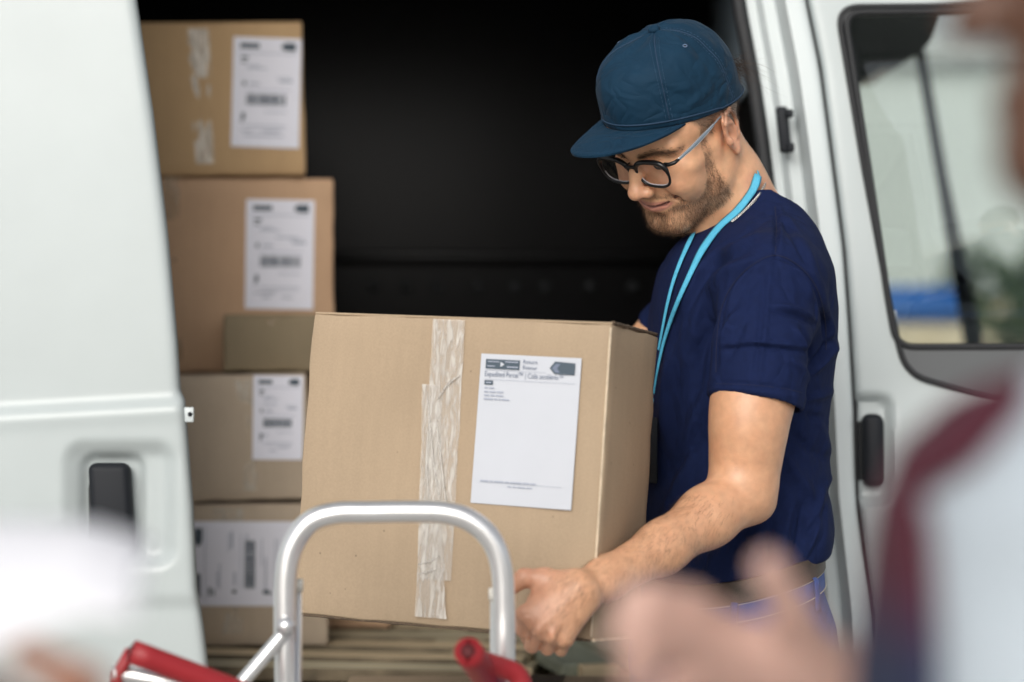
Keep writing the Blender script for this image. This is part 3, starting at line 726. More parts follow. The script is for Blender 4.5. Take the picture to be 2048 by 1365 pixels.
# ================================================================== SCULPTING: distance fields turned into meshes
import openvdb as vdb
BG = np.float32(0.06)
class Sculpt:
    def __init__(s, lo, hi, h):
        s.lo = np.array(lo, float); s.h = h; s.n = np.ceil((np.array(hi, float) - s.lo) / h).astype(int) + 1
        s.a = np.full(s.n, BG, np.float32)
        s.ax = [(s.lo[i] + h * np.arange(s.n[i])).astype(np.float32) for i in range(3)]
    def _op(s, prim, k, mode):
        lo, hi, f = prim; m = k + 4 * s.h if mode != 'and' else 0
        if mode == 'and': sl = [slice(0, n) for n in s.n]
        else:
            sl = []
            for i in range(3):
                a = int(np.floor((lo[i] - m - s.lo[i]) / s.h)); b = int(np.ceil((hi[i] + m - s.lo[i]) / s.h)) + 1
                a = max(a, 0); b = min(b, s.n[i])
                if a >= b: return s
                sl.append(slice(a, b))
        sl = tuple(sl)
        X = s.ax[0][sl[0]][:, None, None]; Y = s.ax[1][sl[1]][None, :, None]; Z = s.ax[2][sl[2]][None, None, :]
        d = f(X, Y, Z).astype(np.float32); a = s.a[sl]
        if mode == 'add':
            h = np.maximum(k - np.abs(a - d), 0) / max(k, 1e-6); r = np.minimum(a, d) - h * h * k * 0.25
        elif mode == 'sub':
            d = -d; h = np.maximum(k - np.abs(a - d), 0) / max(k, 1e-6); r = np.maximum(a, d) + h * h * k * 0.25
        else:
            h = np.maximum(k - np.abs(a - d), 0) / max(k, 1e-6); r = np.maximum(a, d) + h * h * k * 0.25
        s.a[sl] = np.clip(r, -BG, BG); return s
    def add(s, prim, k=0.01): return s._op(prim, k, 'add')
    def sub(s, prim, k=0.005): return s._op(prim, k, 'sub')
    def cut(s, prim, k=0.002): return s._op(prim, k, 'and')
    def mesh(s, smooth=2):
        gr = vdb.FloatGrid(float(BG)); gr.copyFromArray(s.a)
        pts, quads = gr.convertToQuads(0.0)
        V = pts.astype(np.float64) * s.h + s.lo; Q = quads.astype(np.int64)
        for _ in range(smooth): V = relax(V, Q, 0.5)
        N = vnormals(V, Q)
        # make the winding point outwards (the field grows outwards)
        idx = np.clip(np.round((V + N * s.h * 1.5 - s.lo) / s.h).astype(int), 0, s.n - 1); idy = np.clip(np.round((V - N * s.h * 1.5 - s.lo) / s.h).astype(int), 0, s.n - 1)
        if (s.a[tuple(idx.T)] - s.a[tuple(idy.T)]).mean() < 0: Q = Q[:, ::-1].copy(); N = -N
        return V, Q, N
def relax(V, Q, f):
    E = np.concatenate([Q[:, [0, 1]], Q[:, [1, 2]], Q[:, [2, 3]], Q[:, [3, 0]]]); n = len(V)
    c = np.bincount(E[:, 0], minlength=n) + np.bincount(E[:, 1], minlength=n); out = np.empty_like(V)
    for k in range(3): out[:, k] = np.bincount(E[:, 0], V[E[:, 1], k], n) + np.bincount(E[:, 1], V[E[:, 0], k], n)
    return V + f * (out / np.maximum(c, 1)[:, None] - V)
def vnormals(V, Q):
    fn = np.cross(V[Q[:, 2]] - V[Q[:, 0]], V[Q[:, 3]] - V[Q[:, 1]]); N = np.zeros_like(V)
    for k in range(4):
        for j in range(3): N[:, j] += np.bincount(Q[:, k], fn[:, j], len(V))
    return N / np.maximum(np.linalg.norm(N, axis=1), 1e-12)[:, None]
def ell(c, r, rot=None):
    c = np.array(c, float); r = np.array(r, float); R_ = None if rot is None else np.array(rot.to_3x3().transposed() if hasattr(rot, 'to_3x3') else rot.transposed())
    def f(X, Y, Z):
        x, y, z = X - c[0], Y - c[1], Z - c[2]
        if R_ is not None:
            x, y, z = (R_[0, 0] * x + R_[0, 1] * y + R_[0, 2] * z, R_[1, 0] * x + R_[1, 1] * y + R_[1, 2] * z, R_[2, 0] * x + R_[2, 1] * y + R_[2, 2] * z)
        k0 = np.sqrt((x / r[0]) ** 2 + (y / r[1]) ** 2 + (z / r[2]) ** 2); k1 = np.sqrt((x / r[0] ** 2) ** 2 + (y / r[1] ** 2) ** 2 + (z / r[2] ** 2) ** 2)
        return k0 * (k0 - 1) / np.maximum(k1, 1e-6)
    m = r.max() if rot is not None else r
    return c - m, c + m, f
def cone(p, q, r0, r1=None, flat=None):
    """tapered capsule; flat = (axis, factor) squashes it along a world axis"""
    p = np.array(p, float); q = np.array(q, float); r1 = r0 if r1 is None else r1; v = q - p; vv = max(float(v @ v), 1e-12)
    def f(X, Y, Z):
        x, y, z = X - p[0], Y - p[1], Z - p[2]; t = np.clip((x * v[0] + y * v[1] + z * v[2]) / vv, 0, 1)
        dx, dy, dz = x - t * v[0], y - t * v[1], z - t * v[2]
        if flat is not None:
            fx, fy, fz = flat; dx, dy, dz = dx / fx, dy / fy, dz / fz
        return np.sqrt(dx * dx + dy * dy + dz * dz) - (r0 + t * (r1 - r0))
    m = max(r0, r1) * (max(flat) if flat is not None else 1)
    return np.minimum(p, q) - m, np.maximum(p, q) + m, f
def chain(S, pts, rad, k, flat=None):
    for i in range(len(pts) - 1): S.add(cone(pts[i], pts[i + 1], rad[i], rad[i + 1], flat), k)
def both(f):
    for sx in (1, -1): f(sx)
def paint(me, name, cols):
    ca = me.color_attributes.new(name, 'FLOAT_COLOR', 'POINT')
    a = np.ones((len(me.vertices), 4), np.float32); a[:, :3] = cols; ca.data.foreach_set('color', a.ravel())
def vnoise(V, sc, seed=0):
    return np.array([noise.noise((v[0] * sc + seed, v[1] * sc, v[2] * sc)) for v in V])

# ================================================================== THE MAN
# head pose: local x = his left, y = where he faces, z = crown
YAW, PIT, ROL = math.radians(49), math.radians(35), math.radians(9)
HEAD_C = Vector((0.2160, 3.10, EYE + 0.2625))
HS = 0.985
_B = Matrix(((1, 0, 0), (0, -1, 0), (0, 0, 1))).to_4x4()
HEAD_R = (Matrix.Rotation(-YAW, 4, 'Z') @ Matrix.Rotation(PIT, 4, 'X') @ Matrix.Rotation(ROL, 4, 'Y') @ _B)
HEAD_M = Matrix.Translation(HEAD_C) @ HEAD_R @ Matrix.Scale(HS, 4)
HEAD_I = HEAD_M.inverted()
HMn = np.array(HEAD_M)
def h2w(V): return V @ HMn[:3, :3].T + HMn[:3, 3]
def cm(*p): return tuple(x * .01 for x in p)
man = empty('person', (0.31, 3.15, 0.0), 'man in navy T-shirt, blue cap and glasses carrying a carton', 'person')

def sculpt_head():
    S = Sculpt(cm(-9.8, -12.5, -19), cm(9.8, 13.2, 14.5), 0.0016)
    E = lambda c, r, k, rot=None: S.add(ell(cm(*c), cm(*r), rot), k * .01)
    C = lambda p, q, r0, r1, k: S.add(cone(cm(*p), cm(*q), r0 * .01, r1 * .01), k * .01)
    E((0, -1.2, 5.2), (7.5, 9.5, 8.4), .5)
    E((0, 3.2, 4.6), (6.5, 5.7, 6.0), 2.0)
    E((0, 3.0, -1.2), (6.0, 5.5, 6.6), 2.0)
    E((0, 3.6, -5.6), (4.9, 4.8, 4.0), 2.0)
    E((0, 6.6, -8.6), (2.3, 1.8, 1.7), 1.8)
    # neck: from the skull base down to the collar (body frame, so it is placed in world space)
    nb = HEAD_I @ P(1478, 452, 3.165); nt = Vector(cm(0, -2.6, -2.0)); nm = nt.lerp(nb, .55) + Vector(cm(0, -.2, 0))
    S.add(cone(nt, nm, .056, .0555), .02); S.add(cone(nm, nb, .0555, .066), .02)
    tr_ = HEAD_I @ P(1508, 455, 3.19); S.add(cone(nm, tr_, .042, .036), .03)
    def side(s):
        C((5.75 * s, .9, -.2), (5.0 * s, 1.3, -5.0), 1.3, 1.3, 1.6)
        C((5.0 * s, 1.3, -5.0), (1.9 * s, 6.5, -8.5), 1.35, 1.45, 1.8)
        E((4.8 * s, 5.2, -.4), (1.8, 2.2, 1.5), 1.6)
        E((3.7 * s, 7.0, -2.3), (1.75, 1.55, 1.55), 1.5)          # cheek lifted by the smile
        C((1.0 * s, 8.5, 3.0), (4.9 * s, 6.9, 3.1), .75, .85, 1.2)
        S.sub(ell(cm(3.05 * s, 9.2, 1.25), cm(1.7, 1.5, 1.0)), .011)
        E((3.0 * s, 7.0, 1.25), (1.42, 1.22, 1.15), .3)         # lowered eyelid over the ball
        C((1.8 * s, 7.75, .62), (4.4 * s, 6.95, .7), .36, .30, .5)  # lower lid roll
        # nose wing
        E((1.22 * s, 9.75, -2.25), (.72, .95, .78), .55)
        # smile: muzzle corners
        E((3.3 * s, 6.9, -4.5), (.9, .8, .9), .9); E((4.2 * s, 5.3, -3.0), (1.75, 2.0, 2.2), 1.6)
    # nose
    C((0, 8.4, 2.4), (0, 9.5, .4), .72, .82, 1.0)
    C((0, 9.5, .4), (0, 10.7, -1.75), .82, .95, .9)
    E((0, 10.75, -1.95), (1.0, .92, .88), .6)
    both(side)
    both(lambda s: S.sub(ell(cm(.58 * s, 10.3, -2.95), cm(.36, .62, .34)), .0025))
    # muzzle and lips
    E((0, 6.5, -4.9), (2.9, 2.35, 2.3), 1.5)
    up = [(-3.4, 7.2, -4.0), (-2.1, 8.15, -4.58), (-.7, 8.72, -4.75), (0, 8.74, -4.85), (.7, 8.72, -4.75), (2.1, 8.15, -4.58), (3.4, 7.2, -4.0)]
    lo = [(-3.1, 7.15, -4.3), (-1.7, 8.2, -5.25), (0, 8.55, -5.62), (1.7, 8.2, -5.25), (3.1, 7.15, -4.3)]
    chain(S, [cm(*p) for p in up], [.0014, .0026, .0029, .0026, .0029, .0026, .0014], .0035)
    chain(S, [cm(*p) for p in lo], [.0018, .0038, .0045, .0038, .0018], .0035)
    sl = [(-3.7, 7.1, -3.95), (-2.0, 8.5, -4.85), (0, 9.1, -5.15), (2.0, 8.5, -4.85), (3.7, 7.1, -3.95)]
    for i in range(4): S.sub(cone(cm(*sl[i]), cm(*sl[i + 1]), .0018, .0018), .0018)
    S.sub(ell(cm(0, 9.15, -6.8), cm(1.7, .75, .55)), .007)
    def fold(s):
        pts = [(1.75 * s, 9.25, -1.75), (2.75 * s, 8.75, -2.8), (3.75 * s, 7.85, -3.9), (4.0 * s, 7.2, -5.0)]
        for i in range(3): S.sub(cone(cm(*pts[i]), cm(*pts[i + 1]), .0026 - .0004 * i, .0022 - .0004 * i), .006)
        # corner dimple
        S.sub(ell(cm(3.8 * s, 7.5, -4.05), cm(.35, .5, .35)), .004)
    both(fold)
    # neck muscle from behind the ear to the collar pit
    scm = HEAD_I @ P(1402, 470, 3.12)
    S.add(cone(Vector(cm(6.0, -1.8, -2.6)), scm, .012, .011), .02)
    # ears
    def ear(s):
        rot = Matrix.Rotation(-.42 * s, 3, 'Z') @ Matrix.Rotation(-.16, 3, 'X')
        def q(x, y, z): v = rot @ Vector((x * s, y, z)); v = v * 1.12; return (7.2 * s + v.x, -.9 + v.y, .3 + v.z)
        r3 = rot
        S.add(ell(cm(*q(.35, -.2, .2)), cm(.55, 1.7, 2.9), r3), .004)
        S.sub(ell(cm(*q(1.05, .15, .1)), cm(.75, 1.15, 2.0), r3), .003)
        rim = [(.35, 1.15, .9), (.75, 1.05, 2.2), (.95, .2, 3.05), (1.05, -1.0, 2.75), (1.05, -1.7, 1.6), (1.0, -1.75, .3), (.85, -1.35, -1.1), (.6, -.6, -2.2)]
        chain(S, [cm(*q(*p)) for p in rim], [.0022, .0026, .0029, .0031, .0030, .0027, .0025, .0026], .0025)
        anti = [(.6, .2, 1.7), (.75, -.75, 1.1), (.8, -1.0, 0), (.75, -.7, -1.1)]
        chain(S, [cm(*q(*p)) for p in anti], [.0018, .0024, .0026, .0024], .003)
        S.add(ell(cm(*q(.55, -.1, -2.3)), cm(.42, .85, .85), r3), .003)       # lobe
        S.add(ell(cm(*q(.45, 1.0, -.35)), cm(.5, .38, .62), r3), .004)        # tragus
        S.sub(ell(cm(*q(.5, .15, -.3)), cm(.65, .55, .75), r3), .003)
    both(ear)
    return S.mesh(2)
# colour regions in head-local centimetres -------------------------------------------------
def beard_w(L):
    x = np.abs(L[:, 0]); y = L[:, 1]; z = L[:, 2]
    top = np.interp(y, [.3, 1.8, 3.2, 3.7, 4.6, 5.8, 7.0, 8.0], [-6.5, 3.6, 3.6, -3.0, -4.7, -5.5, -5.4, -5.1])
    yb = np.interp(z, [-9, -7, -5, -2, 3], [.2, 1.0, 1.7, 2.1, 2.2])
    jaw = smooth01(top + .6, top - .5, z) * smooth01(yb - .25, yb + .5, y)
    # the underside of the jaw stays nearly bare
    zj = np.interp(y, [0, 4, 7.6], [-6.9, -8.8, -10.6])
    jaw = jaw * smooth01(zj - .9, zj + .2, z)
    mx = np.sqrt((x / 3.0) ** 2 + ((z + 5.05 - .07 * x ** 1.6) / .98) ** 2); lips = smooth01(1.0, 1.22, mx)
    cheekchin = np.exp(-(((x - 2.7) / .8) ** 2 + ((z + 6.6) / .8) ** 2)) * (y > 5)       # bare patch beside the chin tuft
    jaw = jaw * (1 - .75 * cheekchin)
    mous = smooth01(-3.1, -3.45, z) * smooth01(-4.75, -4.4, z) * smooth01(3.5, 3.0, x) * (y > 6.6)
    corner = np.exp(-(((x - 3.9) / .6) ** 2 + ((z + 4.6) / .9) ** 2)) * (y > 6)
    w = np.maximum(np.maximum(jaw, mous * .8), corner * .9) * np.where(y > 6.9, lips, 1)
    return np.clip(w, 0, 1)
def hair_w(L):
    x = np.abs(L[:, 0]); y = L[:, 1]; z = L[:, 2]
    line = np.interp(y, [-12, -8, -4, -2, 0, 1.2, 3.0, 4.5], [-4.5, -4.0, -1.0, 3.0, 3.2, 1.5, 3.6, 5.5])
    return smooth01(line - .6, line + 1.0, z) * smooth01(5.2, 3.6, y)
hv, hq, hn = sculpt_head()
HL = hv * 100
base = np.array([0.72, 0.40, 0.232])
def skin_cols(n): return np.tile(base, (n, 1))
hc = skin_cols(len(hv)); _n = vnoise(hv, 60, 8); hc = hc * (1 + np.stack([.02 * _n, .07 * _n, .09 * _n], 1))
def mixc(c, col, w): return c * (1 - w[:, None]) + np.array(col) * w[:, None]
ax_ = np.abs(HL[:, 0])
hc = mixc(hc, (0.60, 0.27, 0.19), .55 * np.exp(-(((ax_) / 1.5) ** 2 + ((HL[:, 1] - 10.6) / 1.4) ** 2 + ((HL[:, 2] + 2) / 1.4) ** 2)))
hc = mixc(hc, (0.60, 0.29, 0.19), .4 * np.exp(-(((ax_ - 4) / 1.8) ** 2 + ((HL[:, 2] + 1.8) / 1.8) ** 2)) * (HL[:, 1] > 3))
hc = mixc(hc, (0.58, 0.26, 0.18), .5 * smooth01(6.9, 7.6, ax_) * (HL[:, 1] < 1))
lipm = np.sqrt((ax_ / 3.2) ** 2 + ((HL[:, 2] + 5.15 - .10 * ax_ ** 1.6 / 1.4) / .82) ** 2)
hc = mixc(hc, (0.46, 0.19, 0.15), .85 * smooth01(1.08, .85, lipm) * (HL[:, 1] > 6.8))
SLIT = np.array([(3.6, 7.0, -4.0), (2.0, 8.35, -4.86), (0, 8.9, -5.16)])
sd_ = np.full(len(HL), 9.0); Hs = np.stack([ax_, HL[:, 1], HL[:, 2]], 1)
for i in range(2):
    v = SLIT[i + 1] - SLIT[i]; t = np.clip((Hs - SLIT[i]) @ v / (v @ v), 0, 1); sd_ = np.minimum(sd_, np.linalg.norm(Hs - SLIT[i] - t[:, None] * v, axis=1))
bw = beard_w(HL)
vn1 = vnoise(HL, .9, 3)
hc = mixc(hc, (0.17, 0.095, 0.055), np.clip(bw * (.30 + .6 * vn1), 0, .6))
hw_ = hair_w(HL); hc = mixc(hc, (0.10, 0.065, 0.045), .78 * hw_)
hc = mixc(hc, (0.15, 0.05, 0.04), .85 * smooth01(.34, .16, sd_))  # shade between the lips painted into the skin colour
# brows
bz = np.interp(ax_, [1.0, 3.2, 5.4], [2.6, 3.1, 2.8]); brow = np.exp(-((HL[:, 2] - bz) / .42) ** 2) * smooth01(.7, 1.3, ax_) * smooth01(6.1, 5.2, ax_) * (HL[:, 1] > 4.5)
hc = mixc(hc, (0.07, 0.04, 0.025), .8 * brow)
hW = h2w(hv)

# ---- arms (world frame)
def W(px, py, d): return np.array(P(px, py, d))
def sculpt_arm():
    lo = np.minimum(W(990, 1330, 2.62), W(990, 640, 3.1)); hi = np.maximum(W(1640, 640, 3.1), W(1640, 640, 2.62))
    lo = np.array([W(995, 0, 2.8)[0], 2.60, W(0, 1330, 2.7)[2]]); hi = np.array([W(1660, 0, 3.0)[0], 3.06, W(0, 640, 2.9)[2]])
    S = Sculpt(lo, hi, 0.0018)
    c = lambda p, q, r0, r1, k=.012, fl=None: S.add(cone(W(*p), W(*q), r0, r1, fl), k)
    c((1530, 620, 2.965), (1508, 790, 2.93), .050, .0485)
    c((1508, 790, 2.93), (1490, 930, 2.925), .0485, .041)
    c((1490, 930, 2.925), (1482, 985, 2.92), .041, .036)
    S.add(ell(W(1494, 850, 2.915), (.043, .045, .06)), .02)                    # biceps
    c((1508, 985, 2.925), (1516, 1008, 2.925), .021, .017, .02)                # elbow point
    c((1486, 985, 2.915), (1415, 1034, 2.885), .0355, .034, .02)
    c((1415, 1034, 2.885), (1325, 1095, 2.835), .034, .0285, .02)
    c((1325, 1095, 2.835), (1215, 1155, 2.775), .0285, .0232, .02)
    c((1215, 1155, 2.775), (1160, 1184, 2.745), .0232, .0232, .015)
    S.add(ell(W(1212, 1168, 2.752), (.011, .010, .010)), .012)                 # wrist bone
    K = [(1050, 1229, 2.712), (1076, 1258, 2.706), (1104, 1271, 2.708), (1130, 1279, 2.716)]
    wr = [(1150, 1172, 2.735), (1155, 1182, 2.732), (1160, 1192, 2.733), (1166, 1200, 2.738)]
    for i in range(4): c(wr[i], K[i], .0165, (.0105, .0108, .0103, .0095)[i], .014)
    S.add(ell(W(1108, 1215, 2.732), (.032, .016, .030)), .012)                 # back of the hand
    for i in range(4): S.add(ell(W(*K[i]), (.0098, .0095, .0095)), .004)        # knuckles
    tipd = [(1047, 1262, 2.722), (1064, 1292, 2.722), (1095, 1297, 2.724), (1122, 1300, 2.730)]
    for i in range(4):
        r = (.0084, .0088, .0084, .0076)[i]
        c(K[i], tipd[i], r + .0006, r, .0015)
        q = W(*tipd[i]); e = q + np.array([-.004, .042, .004]); S.add(cone(q, e, r, r * .9), .0015)
        e2 = e + np.array([.0, .024, .001]); S.add(cone(e, e2, r * .9, r * .75), .004)
    # thumb along the carton face
    c((1140, 1172, 2.738), (1090, 1158, 2.738), .0145, .0125, .012)
    c((1090, 1158, 2.738), (1048, 1156, 2.735), .0118, .0108, .006)
    c((1048, 1156, 2.735), (1024, 1176, 2.738), .0104, .0086, .004)
    # tendons on the back of the hand
    for i in (1, 2, 3): S.add(cone(W(*wr[i]) + np.array([0, -.0155, 0]), W(*K[i]) + np.array([0, -.0085, 0]), .0016, .002), .006)
    # veins of forearm and hand
    for vp in ([(1400, 1014, 2.856), (1345, 1064, 2.816), (1280, 1103, 2.788), (1225, 1132, 2.758)], [(1330, 1110, 2.808), (1265, 1138, 2.778), (1205, 1150, 2.749)], [(1150, 1185, 2.716), (1122, 1215, 2.714), (1100, 1240, 2.714)], [(1128, 1212, 2.7135), (1118, 1238, 2.7135)]):
        for i in range(len(vp) - 1): S.add(cone(W(*vp[i]), W(*vp[i + 1]), .0018, .0016), .005)
    # knuckle creases
    for i in range(4):
        k_ = W(*K[i]) + np.array([0, -.0098, 0]); S.sub(cone(k_ + np.array([-.005, 0, -.001]), k_ + np.array([.005, 0, .001]), .0007, .0007), .002)
    # web shadows between the knuckles
    for i in range(3):
        m = (W(*K[i]) + W(*K[i + 1])) / 2; S.sub(cone(m + np.array([.004, -.013, .012]), m + np.array([-.001, -.010, -.006]), .0016, .0034), .005); S.sub(cone(m + np.array([-.001, -.010, -.006]), m + np.array([-.002, .01, -.026]), .0022, .0022), .003)
    # crease of the elbow
    S.sub(cone(W(1422, 938, 2.885), W(1455, 960, 2.872), .003, .0012), .01)
    V, Q, N = S.mesh(2); return V, Q, N
av, aq, an = sculpt_arm()
acol = skin_cols(len(av)) * np.array([.82, .81, .82]); acol = mixc(acol, (0.50, 0.245, 0.165), .6 * smooth01(W(1180, 0, 2.74)[0], W(1060, 0, 2.72)[0], av[:, 0]))
nz_ = vnoise(av, 55, 2); acol = acol * (1 + np.stack([.05 * nz_, .09 * nz_, .11 * nz_], 1))
# ---- trunk, far arm and legs (under the clothes; coarse)
TC = 3.16
def torso_rows(inset=0.0):
    rows = [(440, 1440, 1542, .07), (480, 1404, 1578, .12), (540, 1366, 1616, .16), (620, 1340, 1634, .174), (720, 1314, 1641, .172), (800, 1305, 1636, .166), (900, 1300, 1628, .16), (1000, 1300, 1624, .158), (1080, 1308, 1622, .162), (1150, 1316, 1612, .164), (1220, 1306, 1628, .17)]
    out = []
    for py, a, b, hw in rows:
        ca = P((a + b) / 2, py, TC); out.append((ca.z, ca.x, (b - a) / 2 / FPX * TC - inset, hw - inset))
    return np.array(out[::-1])
PHI = math.radians(17)
def loft(rows, y0, zlo, zhi, fold=None):
    Zr, Xr, Ar, Br = rows.T
    def f(X, Y, Z):
        z = np.clip(Z, Zr[0], Zr[-1]); c = np.interp(z, Zr, Xr); a = np.interp(z, Zr, Ar); b = np.interp(z, Zr, Br)
        dx = X - c; dy = Y - y0; u = dx * math.cos(PHI) + dy * math.sin(PHI); v = -dx * math.sin(PHI) + dy * math.cos(PHI)
        e = 2.25
        k = (np.abs(u / a) ** e + np.abs(v / b) ** e) ** (1 / e)
        d = (k - 1) * np.minimum(a, b) * .9
        return np.maximum(d, np.maximum(zlo - Z, Z - zhi))
    m = max(Ar.max(), Br.max()) * 1.1
    return (np.array([Xr.min() - m, y0 - m, zlo]), np.array([Xr.max() + m, y0 + m, zhi]), f)
def sculpt_trunk():
    S = Sculpt((-0.02, 2.80, 0.95), (.52, 3.60, 1.60), 0.007)
    S.add(loft(torso_rows(.012), TC, 1.07, 1.52), .01)
    c = lambda p, q, r0, r1, k=.02: S.add(cone(W(*p), W(*q), r0, r1), k)
    c((1478, 452, 3.165), (1500, 520, 3.17), .05, .06)
    c((1505, 530, 3.17), (1525, 585, 3.02), .04, .04); c((1500, 530, 3.17), (1465, 590, 3.34), .04, .04)
    c((1525, 585, 3.02), (1525, 660, 2.965), .04, .042)
    c((1455, 595, 3.345), (1328, 690, 3.37), .044, .045)
    c((1328, 690, 3.37), (1285, 730, 3.36), .045, .040)
    c((1285, 730, 3.36), (1120, 900, 3.24), .040, .033); c((1120, 900, 3.24), (1000, 1080, 3.13), .033, .026)
    return S.mesh(1)
tv, tq, tn = sculpt_trunk()
bodyV = np.concatenate([hW, av, tv]); bodyQ = np.concatenate([hq, aq + len(hW), tq + len(hW) + len(av)])
bodyC = np.concatenate([hc, acol, skin_cols(len(tv))])
me = mesh_np('body', bodyV, bodyQ); paint(me, 'Col', bodyC)
M_skin = mat('man_skin', base, rough=0.40, attr='Col', var=0.085, vscale=95, bump=0.2, bscale=620, sss=0.18, spec=0.5)
body = link('body', me, M_skin, man)

# ---- hair strands: thin tapered blades
def strands(name, pts, nrm, dirs, lens, wid, m, parent, curl=.25, cols=None):
    n = len(pts); V = np.empty((n, 5, 3)); s = np.cross(dirs, nrm + RNG.normal(0, .3, nrm.shape)); s /= np.maximum(np.linalg.norm(s, axis=1), 1e-9)[:, None]
    L = lens[:, None]; droop = np.zeros_like(dirs); droop[:, 2] = -1; bend = RNG.normal(0, curl, dirs.shape)
    mid = pts + dirs * L * .5 + bend * L * .12; tip = pts + dirs * L + bend * L * .45 + droop * L * .15
    w = wid[:, None] if hasattr(wid, '__len__') else wid
    V[:, 0] = pts - s * w; V[:, 1] = pts + s * w; V[:, 2] = mid + s * w * .75; V[:, 3] = mid - s * w * .75; V[:, 4] = tip
    b = np.arange(n)[:, None] * 5; T = np.concatenate([b + [[0, 1, 2]], b + [[0, 2, 3]], b + [[3, 2, 4]]])
    me = mesh_np(name, V.reshape(-1, 3), T)
    if cols is not None: paint(me, 'Col', np.repeat(cols, 5, axis=0))
    o = link(name, me, m, parent); o['kind'] = 'stuff'; return o
def scatter(V, Q, w, n):
    fw_ = w[Q].mean(1); A = np.linalg.norm(np.cross(V[Q[:, 2]] - V[Q[:, 0]], V[Q[:, 3]] - V[Q[:, 1]]), axis=1) * fw_
    f = RNG.choice(len(Q), n, p=A / A.sum()); u = RNG.random((n, 1)); v = RNG.random((n, 1)); q = Q[f]
    bl = lambda B: B[q[:, 0]] * (1 - u) * (1 - v) + B[q[:, 1]] * u * (1 - v) + B[q[:, 2]] * u * v + B[q[:, 3]] * (1 - u) * v
    return bl
M_hair = mat('brown_hair', (0.05, 0.03, 0.02), rough=0.5, attr='Col', spec=0.3)
hnW = hn @ (np.array(HEAD_R)[:3, :3]).T
HR3 = np.array(HEAD_R)[:3, :3]
def loc_dir(x, y, z): v = HR3 @ np.array([x, y, z]); return v
def make_beard(n):
    bl = scatter(hW, hq, bw ** 1.3, n); p = bl(hW); nr = bl(hnW); lo = bl(HL)
    d = nr * .55 + loc_dir(0, .25, -1.0) * .8 + loc_dir(1, 0, 0) * (np.sign(lo[:, :1]) * .12)
    mo = (lo[:, 2] > -4.8) & (lo[:, 1] > 7)
    d[mo] = nr[mo] * .4 + loc_dir(0, 0, -1) * .6 + loc_dir(1, 0, 0) * (np.sign(lo[mo, :1]) * .6)
    d += RNG.normal(0, .38, d.shape); d /= np.linalg.norm(d, axis=1)[:, None]
    L = np.where(mo, .0042, np.where(lo[:, 2] > -3,   .0026, .0050)) * RNG.uniform(.6, 1.25, n)
    t = RNG.random((n, 1)); col = np.array([.04, .023, .014]) * (1 - t) + np.array([.24, .13, .07]) * t ** 1.5
    return strands('beard', p, nr, d, L, .00012, M_hair, man, .45, cols=col)
make_beard(7500)
def make_hair():
    bl = scatter(hW, hq, hw_ * (HL[:, 2] < 6.5), 4200); n = 4200; p = bl(hW); nr = bl(hnW); lo = bl(HL)
    d = nr * .5 + loc_dir(0, -.5, -.7) + RNG.normal(0, .2, nr.shape); d /= np.linalg.norm(d, axis=1)[:, None]
    t = RNG.random((n, 1)); col = np.array([.03, .02, .014]) * (1 - t) + np.array([.10, .06, .04]) * t
    L = np.where(lo[:, 1] < -7, .007, .0038) * RNG.uniform(.6, 1.3, n)
    o = strands('short_hair', p, nr, d, L, .00016, M_hair, man, cols=col)
    # loose tuft sticking out of the gap at the back of the cap
    n = 130; c0 = np.array(HEAD_M @ Vector(cm(4.6, -9.0, 5.6)))
    p = c0 + RNG.normal(0, .006, (n, 3)); tipw = np.array(P(1512, 142, 3.10)) + RNG.normal(0, .014, (n, 3)) - np.array([0, 0, 0]); d = tipw - p; L = np.linalg.norm(d, axis=1) * RNG.uniform(.45, 1.25, n); d /= np.linalg.norm(d, axis=1)[:, None]
    strands('hair_tuft', p, np.tile([0, -1., 0], (n, 1)), d, L, .00016, M_hair, man, .35, cols=np.tile([.035, .022, .015], (n, 1)))
    # brows
    bl = scatter(hW, hq, brow, 800); p = bl(hW); nr = bl(hnW); lo = bl(HL); d = nr * .25 + loc_dir(1, 0, .25) * np.sign(lo[:, :1]) + RNG.normal(0, .15, nr.shape); d /= np.linalg.norm(d, axis=1)[:, None]
    strands('eyebrow_hair', p, nr, d, .0062 * RNG.uniform(.6, 1.2, 800), .00016, M_hair, man, cols=np.tile([.03, .018, .012], (800, 1)))
    # arm hair
    mid = W(1290, 1100, 2.8); wgt = smooth01(W(1500, 0, 2.9)[0], W(1380, 0, 2.87)[0], av[:, 0]) * smooth01(W(1075, 0, 2.72)[0], W(1160, 0, 2.74)[0], av[:, 0]) * (an[:, 1] < .35) * (.35 + smooth01(-.3, .8, an[:, 2])) * (av[:, 2] < W(0, 985, 2.9)[2])
    n = 4200; bl = scatter(av, aq, wgt, n); p = bl(av); nr = bl(an); d = nr * .35 + np.array([-.55, -.1, -.75]) + RNG.normal(0, .22, nr.shape); d /= np.linalg.norm(d, axis=1)[:, None]
    strands('arm_hair', p, nr, d, .0105 * RNG.uniform(.4, 1.4, n), .0001, M_hair, man, .3, cols=np.tile([.04, .024, .015], (n, 1)))
make_hair()
# eyelashes: dark line on the lowered lids
for s in (1, -1):
    q = [HEAD_M @ Vector(cm(*p)) for p in ((1.8 * s, 7.95, .95), (2.4 * s, 8.28, .68), (3.0 * s, 8.3, .58), (3.7 * s, 8.1, .68), (4.4 * s, 7.5, 1.0))]
    q = catmull(q, 5); n = len(q); link('eyelashes', tube_mesh('eyelashes', q, .001, 6, radii=[  .0006 + .0011 * math.sin(math.pi * i / (n - 1)) for i in range(n)]), mat('lash_dark', (.02, .012, .01), .6), man)
